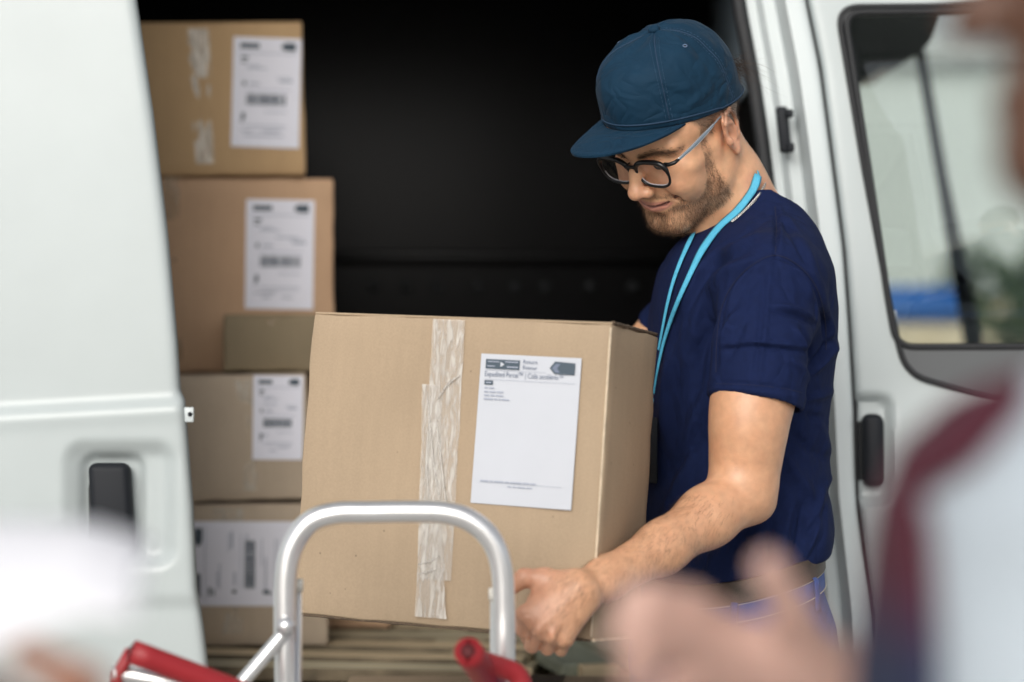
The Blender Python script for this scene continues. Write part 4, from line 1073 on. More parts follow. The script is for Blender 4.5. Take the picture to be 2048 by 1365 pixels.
# ---- cap
M_cap = mat('navy_teal_cap_cotton', (0.004, 0.027, 0.056), rough=0.75, var=0.10, vscale=25, bump=0.14, bscale=1800, sheen=0.03, spec=0.2, wrinkle=(22, .5, .02, (1, 1, 1.3)))
M_seam = mat('dark_cap_seam', (0.010, 0.035, 0.075), rough=0.8)
M_stitch = mat('pale_cap_stitch', (0.05, 0.10, 0.17), rough=0.8)
def rim_z(y): return 4.25 + .255 * y
def cap_pt(th, t, off=0.0):
    """th from the front towards his left, t from the rim (0) to the button (1), cm"""
    a = t * math.pi / 2; n = 2.3 + 1.25 * max(0, math.cos(th)) ** .5 if math.cos(th) > 0 else 2.3
    ch = max(math.cos(a), 0) ** (2 / n); sv = math.sin(a) ** (2 / n)
    rx, ry = 8.0 + off, (10.4 if math.cos(th) > 0 else 10.1) + off
    x = rx * math.sin(th) * ch; y = -.7 - 1.0 * sv + ry * math.cos(th) * ch
    y0 = -.7 + ry * math.cos(th); z0 = rim_z(y0); zt = 14.9 + off
    z = z0 + (zt - z0) * sv
    x *= 1 + .025 * math.sin(math.pi * min(t * 1.4, 1)); 
    return Vector((x, y, z))
NT, NP = 144, 56
V = []; F = []
for j in range(NP + 1):
    for i in range(NT):
        th = 2 * math.pi * i / NT; t = j / NP * .985; p = cap_pt(th, t)
        nrm = (p - Vector((0, -1.5, 5.5))).normalized()
        q = p * .16
        d = .30 * noise.noise(q + Vector((3, 1, 7))) + .22 * (.5 - abs(noise.noise(q * 1.9 + Vector((1, 5, 2))))) + .10 * noise.noise(q * 4.1)
        # slack folds on the side panel above the ear and a dent in the crown
        side_ = math.exp(-((th - 1.45) / .45) ** 2)
        d += side_ * (.20 * math.sin(p.z * 2.6 + p.y * .55 + 1.5 * noise.noise(q * 3)) * math.exp(-((p.z - 7.0) / 2.2) ** 2))
        d += -.30 * math.exp(-(((th - .95) / .35) ** 2 + ((t - .62) / .22) ** 2)) + .14 * math.exp(-(((th - .75) / .16) ** 2 + ((t - .5) / .3) ** 2))
        d += .16 * math.sin(th * 7 + 4 * t) * math.exp(-((t - .86) / .12) ** 2)
        for ts in (.80, 1.85, -.80, -1.85, math.pi, 0):
            dd = abs((th - ts + math.pi) % (2 * math.pi) - math.pi)
            if ts != 0: d -= .10 * math.exp(-(dd * 8 / .5) ** 2)
        d *= min(1, j / 4 + .15); V.append(HEAD_M @ ((p + nrm * d) * .01))
for j in range(NP):
    for i in range(NT): a = j * NT + i; b = j * NT + (i + 1) % NT; F.append((a, b, b + NT, a + NT))
F.append(tuple(NP * NT + i for i in range(NT)))
me = mesh_py('crown', V, F)
cap_e = bpy.data.objects.new('cap', None); COL.objects.link(cap_e); cap_e.parent = man; cap_e.matrix_parent_inverse = parent_world(man).inverted(); cap_e.empty_display_size = .05
crown = link('crown', me, M_cap, cap_e)
md = crown.modifiers.new('thickness', 'SOLIDIFY'); md.thickness = .0022; md.offset = -1
md2 = crown.modifiers.new('smooth', 'SUBSURF'); md2.levels = md2.render_levels = 1
bvh_cap = BVHTree.FromPolygons(V, F)
def on_cap(th, t, off=.0006):
    p = HEAD_M @ (cap_pt(th, t) * .01); c = HEAD_M @ Vector(cm(0, -1.5, 5.5)); dr_ = (p - c).normalized()
    h = bvh_cap.ray_cast(c + dr_ * .3, -dr_)
    return (h[0] if h[0] else p) + dr_ * off
for ts in (.80, 1.85, -.80, -1.85):
    link('panel_seam', tube_mesh('panel_seam', [on_cap(ts, t, .0002) for t in np.linspace(.01, .97, 40)], .0009, 6), M_seam, cap_e)
    for o_ in (.045, -.045):
        for k in range(26):
            t0 = .02 + k * .035; link('stitch', tube_mesh('stitch', [on_cap(ts + o_ / max(.25, math.cos(t0 * 1.5)), t0, .0004), on_cap(ts + o_ / max(.25, math.cos((t0 + .02) * 1.5)), t0 + .02, .0004)], .00022, 4), M_stitch, cap_e) if ts > 0 else None
link('rim_binding', tube_mesh('rim_binding', [HEAD_M @ (cap_pt(2 * math.pi * i / 120, .012, .03) * .01) for i in range(120)], .0011, 6, closed=True), M_seam, cap_e)
bt = HEAD_M @ Vector(cm(0, -1.7, 14.95)); upv = (HEAD_R @ Vector((0, 0, 1))).normalized()
link('button', tube_mesh('button', [bt - upv * .003, bt + upv * .002, bt + upv * .0045, bt + upv * .0058], .007, 16, radii=[.0078, .0078, .006, .002]), M_cap, cap_e)
for ts in (1.42, -1.42):
    c = on_cap(ts, .60, .0006); nn = (c - HEAD_C).normalized(); t1 = nn.orthogonal().normalized(); t2 = nn.cross(t1)
    ey = link('eyelet', tube_mesh('eyelet', [c + (t1 * math.cos(a) + t2 * math.sin(a)) * .0024 for a in np.linspace(0, 2 * math.pi, 17)[:-1]], .0008, 6, closed=True), mat('eyelet_thread', (.10, .15, .24), .5), cap_e)
    link('eyelet_hole', tube_mesh('eyelet_hole', [c - nn * .0004, c + nn * .0003], .0017, 10), M_black, ey)
# visor
TH0 = math.radians(57); V = []; F = []; NV, NU = 14, 60
def visor_pt(th, s):
    y0 = -.7 + 10.4 * math.cos(th); x0 = 8.0 * math.sin(th); k = max(math.cos(th / TH0 * math.pi / 2), 0) ** .75; ext = 7.9 * k * s
    x = x0 * (1 + .10 * s * k) ; y = y0 + ext; z = rim_z(y0) - .05 + .21 * ext - .026 * x * x * (ext / 7) - .006 * ext * ext
    return Vector((x, y, z))
for j in range(NV + 1):
    for i in range(NU + 1):
        th = -TH0 + 2 * TH0 * i / NU; p = visor_pt(th, j / NV); p.z += .05 * noise.noise(p * .3)
        V.append(HEAD_M @ (p * .01))
for j in range(NV):
    for i in range(NU): a = j * (NU + 1) + i; F.append((a, a + NU + 1, a + NU + 2, a + 1))
vis = link('visor', mesh_py('visor', V, F), M_cap, cap_e)
md = vis.modifiers.new('thickness', 'SOLIDIFY'); md.thickness = .0032; md.offset = 0
md = vis.modifiers.new('edge', 'BEVEL'); md.width = .0012; md.segments = 2; md.limit_method = 'ANGLE'
for s in (.30, .90):
    pts = [HEAD_M @ ((visor_pt(-TH0 * .93 + 2 * TH0 * .93 * i / 50, s) + Vector((0, 0, .17))) * .01) for i in range(51)]
    link('visor_stitching', tube_mesh('visor_stitching', pts, .0002, 5), M_seam, vis)
# ---- glasses
M_frame = mat('black_acetate', (.006, .006, .007), rough=.28, spec=.4)
M_temple = mat('grey_metal_temple', (.30, .36, .42), rough=.35, metal=.5)
M_silver = mat('silver_temple_edge', (.75, .75, .76), rough=.25, metal=.9)
M_lens = glass_mat('spectacle_lens', (.97, .96, .98), .02)
gl = bpy.data.objects.new('glasses', None); COL.objects.link(gl); gl.parent = man; gl.matrix_parent_inverse = parent_world(man).inverted(); gl.empty_display_size = .05
def lens_out(s, n=44, grow=0.0):
    c = Vector((3.15 * s, 9.95, .65)); out = []
    for i in range(n):
        a = 2 * math.pi * i / n; ca, sa = math.cos(a), math.sin(a); e = 2 / 2.9
        u = (2.55 + grow) * math.copysign(abs(ca) ** e, ca); v = (1.95 + grow) * math.copysign(abs(sa) ** e, sa)
        if v < 0: u *= 1 - .10 * (-v / 1.95)
        if v > 0 : v += .12 * (u / 2.55)
        x = c.x + u * s; yy = c.y - .045 * (abs(x)) ** 1.5 * .42 + v * .10 ; out.append(Vector((x, yy, c.z + v)))
    return out
for s in (1, -1):
    o = lens_out(s); n = len(o)
    link('rim', tube_mesh('rim', [HEAD_M @ (p * .01) for p in o], .0019, 8, closed=True, radii=[.0018 + .0017 * float(smooth01(.6, 2.0, p.z)) for p in o]), M_frame, gl)
    inner = lens_out(s, 44, -.05); cv = sum(inner, Vector()) / n
    link('lens', mesh_py('lens', [HEAD_M @ (p * .01) for p in inner] + [HEAD_M @ ((cv + Vector((0, .12, 0))) * .01)], [(i, (i + 1) % n, n) for i in range(n)]), M_lens, gl)
    # bevelled lens edge catching the light
    link('lens_edge', tube_mesh('lens_edge', [HEAD_M @ ((p - Vector((0, .16, 0))) * .01) for p in lens_out(s, 44, -.17)[23:44]], .0008, 6), mat('lens_edge', (.8, .82, .85), .15, alpha=.75), gl)
    hg = Vector((5.85 * s, 9.2, 2.0)); H2 = Vector((6.6 * s, 8.9, 2.15))
    link('end_piece', tube_mesh('end_piece', [HEAD_M @ (q * .01) for q in (Vector((5.2 * s, 9.4, 2.1)), hg, H2, Vector((6.85 * s, 8.2, 2.25)))], .0024, 8, radii=[.0024, .0026, .0026, .002]), M_frame, gl)
    path = [Vector((6.85 * s, 8.4, 2.25)), Vector((7.2 * s, 5.5, 2.5)), Vector((7.35 * s, 3.0, 2.75)), Vector((7.5 * s, .9, 3.05)), Vector((7.55 * s, -.6, 3.2)), Vector((7.4 * s, -2.0, 2.4))]
    pw_ = [HEAD_M @ (q * .01) for q in catmull(path, 5)]; nn = [(HEAD_R @ Vector((s, 0, 0))) for _ in pw_]; m_ = len(pw_)
    wd = [.0028 + .0028 * math.exp(-((i / m_ - .28) / .2) ** 2) for i in range(m_)]
    tp = link('temple', ribbon_mesh('temple', pw_, nn, wd, .0016), M_temple, gl)
    upn = (HEAD_R @ Vector((0, 0, 1))).normalized()
    for sg in (1, -1): link('temple_edge', tube_mesh('temple_edge', [q + upn * sg * w_ * .5 for q, w_ in zip(pw_[:16], wd[:16])], .0006, 6), M_silver, tp)
br = [Vector((-1.0, 10.0, 1.5)), Vector((-.4, 10.25, 1.75)), Vector((0, 10.3, 1.8)), Vector((.4, 10.25, 1.75)), Vector((1.0, 10.0, 1.5))]
link('bridge', tube_mesh('bridge', [HEAD_M @ (q * .01) for q in catmull(br, 4)], .0024, 8), M_frame, gl)

# ---- T-shirt
NF, NB = P(1386, 480, 3.115), P(1562, 402, 3.215)
NC = (NF + NB) / 2; NA = (NB - NF) / 2; NL = Vector((.012, -.070, -.006)); NN = NA.cross(NL).normalized()
if NN.z < 0: NN = -NN
def hem_z(x): return P(1610, 1122, 3.1).z + (x - P(1610, 0, 3.1).x) * .27
def sculpt_shirt():
    S = Sculpt((0.06, 2.80, .96), (.50, 3.54, 1.56), 0.0027)
    rows = torso_rows(0.0); S.add(loft(rows, TC, .97, 1.515), .01)
    c = lambda p, q, r0, r1, k=.03: S.add(cone(W(*p), W(*q), r0, r1), k)
    c((1505, 478, 3.17), (1545, 570, 3.005), .052, .060, .04)          # shoulder, near
    c((1490, 490, 3.18), (1455, 585, 3.34), .050, .058, .04)           # shoulder, far
    S.add(ell(W(1566, 590, 3.17), (.055, .14, .12)), .04)              # rounded upper back
    S.add(ell(W(1395, 610, 3.15), (.05, .12, .09)), .05)               # chest
    c((1540, 575, 2.985), (1522, 690, 2.94), .0615, .0585, .03)        # near sleeve
    c((1522, 690, 2.94), (1511, 830, 2.925), .0585, .0575, .006)
    c((1455, 590, 3.345), (1350, 672, 3.375), .060, .056, .03)         # far sleeve
    c((1350, 672, 3.375), (1318, 700, 3.38), .056, .056, .006)
    # blousing above the belt at the back
    S.add(ell(W(1612, 1060, 3.13), (.028, .10, .055)), .03)
    # sleeve ends
    a = W(1513, 808, 2.927); b = W(1505, 850, 2.92); ax = (W(1522, 690, 2.94) - W(1507, 830, 2.925)); ax /= np.linalg.norm(ax); ax = ax + np.array([.07, 0, 0]); ax /= np.linalg.norm(ax)
    def end_cut(X, Y, Z): return ((X - a[0]) * ax[0] + (Y - a[1]) * ax[1] + (Z - a[2]) * ax[2])
    # remove the part of the sleeve below its hem, only round the arm
    def sleeve_tail(X, Y, Z):
        q = np.sqrt((X - a[0]) ** 2 + (Y - (a[1] - .012)) ** 2) - .085
        return np.maximum(np.maximum(q, end_cut(X, Y, Z)), Y - 3.0)
    S.sub((a + np.array([-.1, -.11, -.12]), a + np.array([.1, .09, .03]), sleeve_tail), .003)
    S.sub(cone(a + ax * .015, a - ax * .05, .052, .0535), .002)
    fa = W(1326, 690, 3.379); fx = (W(1455, 590, 3.345) - W(1318, 700, 3.38)); fx /= np.linalg.norm(fx)
    S.sub((fa - .09, fa + .09, lambda X, Y, Z: np.maximum(np.sqrt((X - fa[0]) ** 2 + (Y - fa[1]) ** 2 + (Z - fa[2]) ** 2) - .085, (X - fa[0]) * fx[0] + (Y - fa[1]) * fx[1] + (Z - fa[2]) * fx[2])), .003)
    # neck opening
    nc = np.array(NC); n3 = np.array(NN); A = np.array(NA); La = np.array(NL); A2 = A @ A; L2 = La @ La
    def neck(X, Y, Z):
        x, y, z = X - nc[0], Y - nc[1], Z - nc[2]; u = (x * A[0] + y * A[1] + z * A[2]) / A2; v = (x * La[0] + y * La[1] + z * La[2]) / L2; h = x * n3[0] + y * n3[1] + z * n3[2]
        return np.maximum((np.sqrt(u * u + v * v) - .98) * .06, -h - .035)
    S.sub((nc - .16, nc + .16, neck), .004)
    x0 = P(1610, 0, 3.1).x; z0 = P(1610, 1122, 3.1).z
    S.cut((None, None, lambda X, Y, Z: (z0 + (X - x0) * .27 - Z) * .96 + 0 * Y), .003)
    return S.mesh(2)
sv, sq, sn = sculpt_shirt()
def to_px(V): return np.stack([1024 + V[:, 0] / V[:, 1] * FPX, 682.5 - (V[:, 2] - EYE) / V[:, 1] * FPX], 1)
def stroke_field(px, pl, width):
    """closeness of points to a polyline, tapering to its ends"""
    best = np.full(len(px), 1e9); tt = np.zeros(len(px)); pl = np.array([tuple(p)[:2] for p in catmull([(*p, 0) for p in pl], 5)]); seg = np.linalg.norm(np.diff(pl, axis=0), axis=1); cum = np.concatenate([[0], np.cumsum(seg)]); tot = cum[-1]
    for i in range(len(pl) - 1):
        v = pl[i + 1] - pl[i]; t = np.clip(((px - pl[i]) @ v) / max(v @ v, 1e-9), 0, 1); d = np.linalg.norm(px - pl[i] - t[:, None] * v, axis=1)
        m = d < best; best[m] = d[m]; tt[m] = (cum[i] + t[m] * seg[i]) / tot
    return np.exp(-(best / width) ** 2) * np.sin(np.pi * np.clip(tt * .94 + .03, 0, 1)) ** .6
FOLDS = [  # polyline in the photograph, height in mm, width in px
    ([(1550, 412), (1553, 455), (1551, 512)], -1.6, 5), ([(1562, 418), (1562, 460), (1562, 505)], 1.0, 7),
    ([(1552, 512), (1505, 530), (1468, 566), (1444, 615), (1434, 680), (1432, 745)], -3.2, 7), ([(1545, 524), (1500, 545), (1472, 580), (1455, 630)], 1.8, 9),
    ([(1552, 512), (1600, 535), (1634, 580), (1650, 640), (1652, 700)], -3.4, 7), ([(1566, 530), (1602, 552), (1624, 600)], 1.8, 9),
    ([(1565, 430), (1605, 470), (1640, 530)], 1.6, 9), ([(1585, 440), (1625, 500), (1655, 560), (1665, 620)], -1.6, 8), ([(1560, 440), (1590, 480), (1622, 540)], -1.4, 7),
    ([(1615, 530), (1640, 590), (1660, 655), (1668, 710)], 2.6, 8), ([(1630, 560), (1648, 615), (1656, 670)], -2.4, 7),
    ([(1445, 700), (1510, 693), (1615, 704)], -1.8, 5), ([(1448, 690), (1510, 684), (1612, 696)], 1.3, 6),
    ([(1480, 618), (1460, 650), (1438, 690)], 1.6, 8), ([(1490, 640), (1470, 690), (1440, 740)], -1.2, 9),
    ([(1540, 530), (1534, 620), (1520, 755)], 1.0, 5), ([(1528, 540), (1522, 640), (1508, 760)], -.7, 6),
    ([(1540, 622), (1590, 630), (1628, 650)], -1.8, 6), ([(1545, 612), (1592, 620), (1630, 640)], 1.5, 7),
    ([(1588, 655), (1600, 680), (1612, 700)], 1.8, 6), ([(1600, 655), (1616, 690), (1622, 720)], -1.6, 6), ([(1565, 720), (1600, 735), (1618, 770)], 1.2, 9),
    ([(1428, 764), (1500, 768), (1606, 782)], -.9, 3), ([(1432, 776), (1500, 780), (1600, 796)], .8, 6),
    ([(1618, 735), (1650, 700), (1668, 672)], -3.0, 7), ([(1622, 750), (1655, 715), (1672, 690)], 2.2, 8), ([(1610, 800), (1650, 790), (1665, 780)], 1.4, 9), ([(1612, 830), (1650, 838)], -1.6, 9),
    ([(1640, 840), (1655, 930), (1640, 1010), (1618, 1050)], 2.8, 11), ([(1655, 970), (1640, 1030), (1605, 1085)], -3.0, 9), ([(1648, 1000), (1630, 1060), (1612, 1108)], 3.0, 8), ([(1610, 1000), (1600, 1060), (1590, 1110)], -2.2, 9),
    ([(1585, 1000), (1570, 1060), (1570, 1130)], 2.2, 12), ([(1560, 900), (1600, 960), (1630, 1000)], 1.8, 14), ([(1580, 860), (1620, 900), (1650, 920)], -1.6, 12),
    ([(1530, 1050), (1500, 1100), (1490, 1160)], 2.2, 14), ([(1545, 1040), (1540, 1100), (1530, 1150)], -2, 10), ([(1460, 1080), (1430, 1120), (1410, 1170)], 2.2, 14),
    ([(1530, 520), (1450, 545), (1400, 620), (1385, 690)], 2.2, 14), ([(1500, 500), (1430, 530), (1380, 590)], -1.8, 12), ([(1460, 480), (1410, 530), (1372, 600), (1360, 660)], 1.8, 12),
    ([(1430, 640), (1400, 720), (1395, 800)], -2.6, 14), ([(1425, 760), (1390, 850), (1370, 940)], 3.0, 18), ([(1420, 830), (1380, 900), (1330, 960)], -2.6, 16), ([(1400, 900), (1350, 990), (1320, 1060)], 2.4, 16), ([(1410, 560), (1360, 640), (1335, 720)], -1.6, 12),
    ([(1340, 700), (1330, 800), (1335, 900)], 2.0, 14), ([(1520, 470), (1470, 490), (1430, 520)], 1.2, 9), ([(1530, 440), (1490, 470), (1440, 500)], -1.2, 8),
]
spx = to_px(sv); facing = smooth01(.25, -.15, sn[:, 1]); disp = np.zeros(len(sv))
for pl, amp, w_ in FOLDS: disp += 3.6 * math.copysign(min(abs(amp), 2.2), amp) * stroke_field(spx, pl, w_ * .8)
disp = disp * facing + 1.1 * vnoise(sv * np.array([1, 1, .55]), 16, 5) + .45 * vnoise(sv, 42, 9) + .9 * (.35 - np.abs(vnoise(sv * np.array([1, 1, .6]), 26, 31))) * 2
sv = sv + sn * (disp * .001)[:, None]
M_shirt = mat('navy_cotton_jersey', (0.0062, 0.0128, 0.052), rough=0.85, var=0.10, vscale=120, bump=0.3, bscale=1600, sheen=0.0, spec=0.15, wrinkle=(15, .38, .03, (1.3, 1.3, .8)))
me = mesh_np('shirt', sv, sq); shirt = link('tshirt', me, M_shirt, man)
bvh = BVHTree.FromPolygons([Vector(v) for v in sv], [tuple(q) for q in sq.tolist()])
bvh_b = BVHTree.FromPolygons([Vector(v) for v in hW], [tuple(q) for q in hq.tolist()])
ORI = Vector((0, 0, EYE))
def hit(px, py, off=.003):
    d = (P(px, py, 1) - ORI).normalized(); best = None
    for b_ in (bvh, bvh_b):
        h = b_.ray_cast(ORI, d)
        if h[0] and (best is None or h[3] < best[3]): best = h
    if best is None: return None
    n = best[1]
    if n.dot(d) > 0: n = -n
    return best[0] + n * off, n
# sewn seams: fine cords sunk into the cloth
M_sseam = mat('navy_seam', (0.005, 0.008, 0.034), rough=.9)
for nm, pl in (('shoulder_seam', [(1550, 414), (1553, 455), (1551, 508)]), ('armhole_seam', [(1432, 745), (1434, 680), (1444, 615), (1468, 566), (1505, 530), (1552, 511), (1600, 534), (1634, 578), (1650, 640), (1652, 700)]), ('hem_stitch', [(1432, 768), (1470, 769), (1520, 772), (1570, 778), (1604, 786)])):
    pp = [hit(x, y, .0001) for x, y in [tuple(v)[:2] for v in catmull([(*p, 0) for p in pl], 6)]]; pp = [q[0] for q in pp if q]
    link(nm, tube_mesh(nm, pp, .0007 if 'hem' not in nm else .0004, 6), M_sseam, shirt)
col_pts = [NC + NA * math.cos(a) * .98 + NL * math.sin(a) * .98 - NN * .001 for a in np.linspace(0, 2 * math.pi, 49)[:-1]]
# collar band
V = []; F = []
for i, p in enumerate(col_pts):
    rad = (p - NC).normalized()
    for (r, h) in ((0, .004), (.0035, .0055), (.0105, -.001), (.0135, -.008), (.008, -.010), (-.003, -.006)): V.append(p + rad * r + NN * h)
for i in range(48):
    for k in range(6): a = i * 6 + k; b = ((i + 1) % 48) * 6 + k; k2 = (k + 1) % 6; F.append((a, i * 6 + k2, ((i + 1) % 48) * 6 + k2, b))
cb = link('collar', mesh_py('collar', V, F), M_shirt, shirt); md = cb.modifiers.new('s', 'SUBSURF'); md.levels = md.render_levels = 2
# ---- lanyard
M_lan = mat('cyan_lanyard_webbing', (0.085, 0.42, 0.62), rough=0.6, var=.06, vscale=200, bump=.3, bscale=1500, spec=.3)
lan = bpy.data.objects.new('lanyard', None); COL.objects.link(lan); lan.parent = man; lan.matrix_parent_inverse = parent_world(man).inverted(); lan.empty_display_size = .05
def strap(name, pxs, offs, widths, n=10, nrm_mix=.6):
    pts = []; nr = []
    for (x, y), o in zip(pxs, offs):
        h = hit(x, y, o)
        if h is None: h = (P(x, y, 3.08), Vector((0, -1, 0)))
        pts.append(h[0]); nr.append(h[1])
    P2 = catmull(pts, n); N2 = catmull(nr, n); m = len(P2)
    wd = np.interp(np.linspace(0, 1, m), np.linspace(0, 1, len(widths)), widths)
    return link(name, ribbon_mesh(name, P2, [(q.normalized() * nrm_mix + Vector((-.2, -1, .1)) * (1 - nrm_mix)) for q in N2], list(wd), .0016), M_lan, lan)
def pts_strap(name, pts, nr, widths, n=8):
    P2 = catmull(pts, n); N2 = catmull(nr, n); m = len(P2); wd = np.interp(np.linspace(0, 1, m), np.linspace(0, 1, len(widths)), widths)
    return link(name, ribbon_mesh(name, P2, N2, list(wd), .0016), M_lan, lan)
nk = [NC + NA * math.cos(a) * 1.0 + NL * math.sin(a) * 1.0 for a in np.linspace(0, 2 * math.pi, 9)]
a1 = strap('strap', [(1512, 352), (1508, 385), (1478, 425), (1440, 460), (1408, 505), (1385, 550), (1362, 600), (1344, 645), (1331, 690), (1321, 740), (1313, 788)],
           [.004, .004, .004, .004, .005, .004, .004, .004, .004, .004, .004], [.011, .0125, .013, .013, .0115, .009, .0072, .0062, .0055, .005, .0045])
h0 = hit(1512, 352, .004); backp = [h0[0], P(1524, 350, 3.14), P(1526, 362, 3.19), P(1515, 372, 3.23)]
pts_strap('strap', backp, [h0[1], Vector((.6, -.6, .3)), Vector((1, .2, .2)), Vector((.6, .8, .2))], [.013, .014, .014])
a2 = strap('strap', [(1391, 462), (1380, 492), (1364, 530), (1350, 570), (1340, 610), (1332, 650), (1324, 700)], [.006, .004, .004, .004, .004, .004, .005], [.0085, .008, .007, .006, .0055, .005, .0045])
h1 = hit(1313, 790, .006); p1_ = h1[0] if h1 else P(1313, 790, 3.05)
link('clip_cord', tube_mesh('clip_cord', [p1_, p1_ + (P(1297, 815, 3.05) - P(1300, 792, 3.05)), p1_ + (P(1294, 840, 3.05) - P(1300, 792, 3.05))], .0011, 6), M_lan, lan)
kn = p1_ + (P(1298, 806, 3.05) - P(1300, 792, 3.05))
link('clip_knot', tube_mesh('clip_knot', [kn + Vector((0, 0, .006)), kn + Vector((0, 0, .003)), kn, kn - Vector((0, 0, .006))], .003, 8, radii=[.0015, .0034, .0036, .0015]), M_lan, lan)
# badge hanging on the cord
bm = box_bm(.054, .002, .085, .002, 1); bm.transform(Matrix.Translation(p1_ + (P(1292, 905, 3.05) - P(1300, 792, 3.05))) @ Matrix.Rotation(-1.2, 4, 'Z'))
link('badge_holder', bm_mesh('badge_holder', bm), M_black, lan)
# ---- necklace chain: small links below the lanyard
M_chain = mat('silver_chain', (.78, .77, .74), rough=.22, metal=1.0)
cp = []
for x, y in ((1528, 368), (1518, 392), (1500, 415), (1482, 433), (1465, 447)):
    h = hit(x, y, .0022); cp.append(h[0] if h else P(x, y, 3.1))
cpl = catmull(cp, 12); nk_ = bpy.data.objects.new('necklace', None); COL.objects.link(nk_); nk_.parent = man; nk_.matrix_parent_inverse = parent_world(man).inverted(); nk_.empty_display_size = .03
for i in range(0, len(cpl) - 1):
    a, b = cpl[i], cpl[i + 1]; t = (b - a).normalized(); s_ = t.orthogonal().normalized(); s_ = (Matrix.Rotation(math.pi / 2 * (i % 2) + .6, 4, t).to_3x3() @ s_)
    c = (a + b) / 2; L_ = (b - a).length * .75
    link('chain_link', tube_mesh('chain_link', [c + t * math.cos(q) * L_ + s_ * math.sin(q) * .0014 for q in np.linspace(0, 2 * math.pi, 11)[:-1]], .0005, 5, closed=True), M_chain, nk_)

# ---- jeans, belt, shoes
M_jean = mat('blue_denim', (0.033, 0.075, 0.25), rough=0.85, var=0.18, vscale=90, bump=0.4, bscale=1200, sheen=.1, spec=.2)
M_belt = mat('taupe_leather_belt', (0.05, 0.034, 0.025), rough=0.5, var=.25, vscale=120, bump=.4, bscale=500)
M_thread = mat('cream_thread', (.60, .55, .45), rough=.8)
def sculpt_jeans():
    S = Sculpt((.08, 2.90, .05), (.50, 3.42, 1.04), .006)
    rows = np.array([(P(0, py, TC).z, P((a + b) / 2, py, TC).x, (b - a) / 2 / FPX * TC, hw) for py, a, b, hw in ((1420, 1280, 1655, .18), (1320, 1276, 1656, .183), (1240, 1292, 1645, .175), (1170, 1312, 1618, .164), (1120, 1318, 1612, .160))])
    S.add(loft(rows, TC, P(0, 1420, TC).z, 1.03), .01)
    x0 = P(1610, 0, 3.1).x; z0 = P(1610, 1146, 3.1).z
    S.cut((None, None, lambda X, Y, Z: (Z - z0 - (X - x0) * .27) + 0 * Y), .002)
    for y in (3.07, 3.26):
        S.add(cone((.29, y, .86), (.285, y - .01 * (1 if y < 3.1 else -1), .50), .098, .068), .03); S.add(cone((.285, y, .50), (.31, y, .10), .068, .055), .02)
    return S.mesh(1)
jv, jq, jn = sculpt_jeans(); jn_ = vnoise(jv, 18, 4); jv = jv + jn * (jn_ * .0015)[:, None]
jeans = link('jeans', mesh_np('jeans', jv, jq), M_jean, man)
HROW = np.array([(P(0, py, TC).z, P((a + b) / 2, py, TC).x, (b - a) / 2 / FPX * TC, hw) for py, a, b, hw in ((1240, 1292, 1645, .175), (1170, 1312, 1618, .164), (1100, 1318, 1612, .160))])
def hip_pt(al, py_off, out):
    """point round the hips on the tilted waist line, py_off photo pixels below the shirt hem"""
    ca, sa = math.cos(al), math.sin(al); e = 2 / 2.25; u = math.copysign(abs(ca) ** e, ca); v = math.copysign(abs(sa) ** e, sa)
    x = P(1478, 0, TC).x + u * .11 * math.cos(PHI)
    z = P(1610, 1122 + py_off, 3.1).z + (x - P(1610, 0, 3.1).x) * .27
    z_ = np.clip(z, HROW[0, 0], HROW[-1, 0]); c = np.interp(z_, HROW[:, 0], HROW[:, 1]); a = np.interp(z_, HROW[:, 0], HROW[:, 2]) + out; b = np.interp(z_, HROW[:, 0], HROW[:, 3]) + out
    U, Vv = u * a, v * b
    return Vector((c + U * math.cos(PHI) - Vv * math.sin(PHI), TC + U * math.sin(PHI) + Vv * math.cos(PHI), z))
V = []; F = []; nb_ = 96
for i in range(nb_):
    al = 2 * math.pi * i / nb_
    for off, out in ((-32, .002), (-30, .0060), (12, .0060), (14, .002)): V.append(hip_pt(al, off, out))
for i in range(nb_):
    for k in range(4): k2 = (k + 1) % 4; j = (i + 1) % nb_; F.append((i * 4 + k, i * 4 + k2, j * 4 + k2, j * 4 + k))
me = mesh_py('belt', V, F); bl_ = link('belt', me, M_belt, man); autosmooth(me, 40)
V = []; F = []
for i in range(nb_):
    al = 2 * math.pi * i / nb_
    for off, out in ((8, .001), (10, .0035), (52, .0035), (54, .001)): V.append(hip_pt(al, off, out))
for i in range(nb_):
    for k in range(4): k2 = (k + 1) % 4; j = (i + 1) % nb_; F.append((i * 4 + k, i * 4 + k2, j * 4 + k2, j * 4 + k))
me = mesh_py('waistband', V, F); wb = link('waistband', me, M_jean, jeans); autosmooth(me, 40)
def dashes(name, f, n, duty=.6, r=.0006):
    V = []; F = []
    for i in range(n):
        me = tube_mesh('t', [f((i + duty * k / 2) / n) for k in range(3)], r, 5); k0 = len(V)
        V += [v.co.copy() for v in me.vertices]; F += [tuple(k0 + a for a in p.vertices) for p in me.polygons]; bpy.data.meshes.remove(me)
    o = link(name, mesh_py(name, V, F), M_thread, jeans); return o
dashes('stitching', lambda t: hip_pt(-.1 - t * 2.6, 48, .0042), 120)
dashes('stitching', lambda t: hip_pt(-.1 - t * 2.6, 15, .0042), 120)
hx = lambda px, py, o=.0015: (lambda h: h[0])(hitj(px, py, o))
bvh_j = BVHTree.FromPolygons([Vector(v) for v in jv], [tuple(q) for q in jq.tolist()])
def hitj(px, py, off):
    d = (P(px, py, 1) - ORI).normalized(); h = bvh_j.ray_cast(ORI, d)
    return (h[0] + h[1] * off, h[1]) if h[0] else (P(px, py, 3.0), Vector((0, -1, 0)))
for dx in (0, 10): dashes('stitching', lambda t, dx=dx: hx(1468 + dx - 4 * t, 1205 + 120 * t), 22)
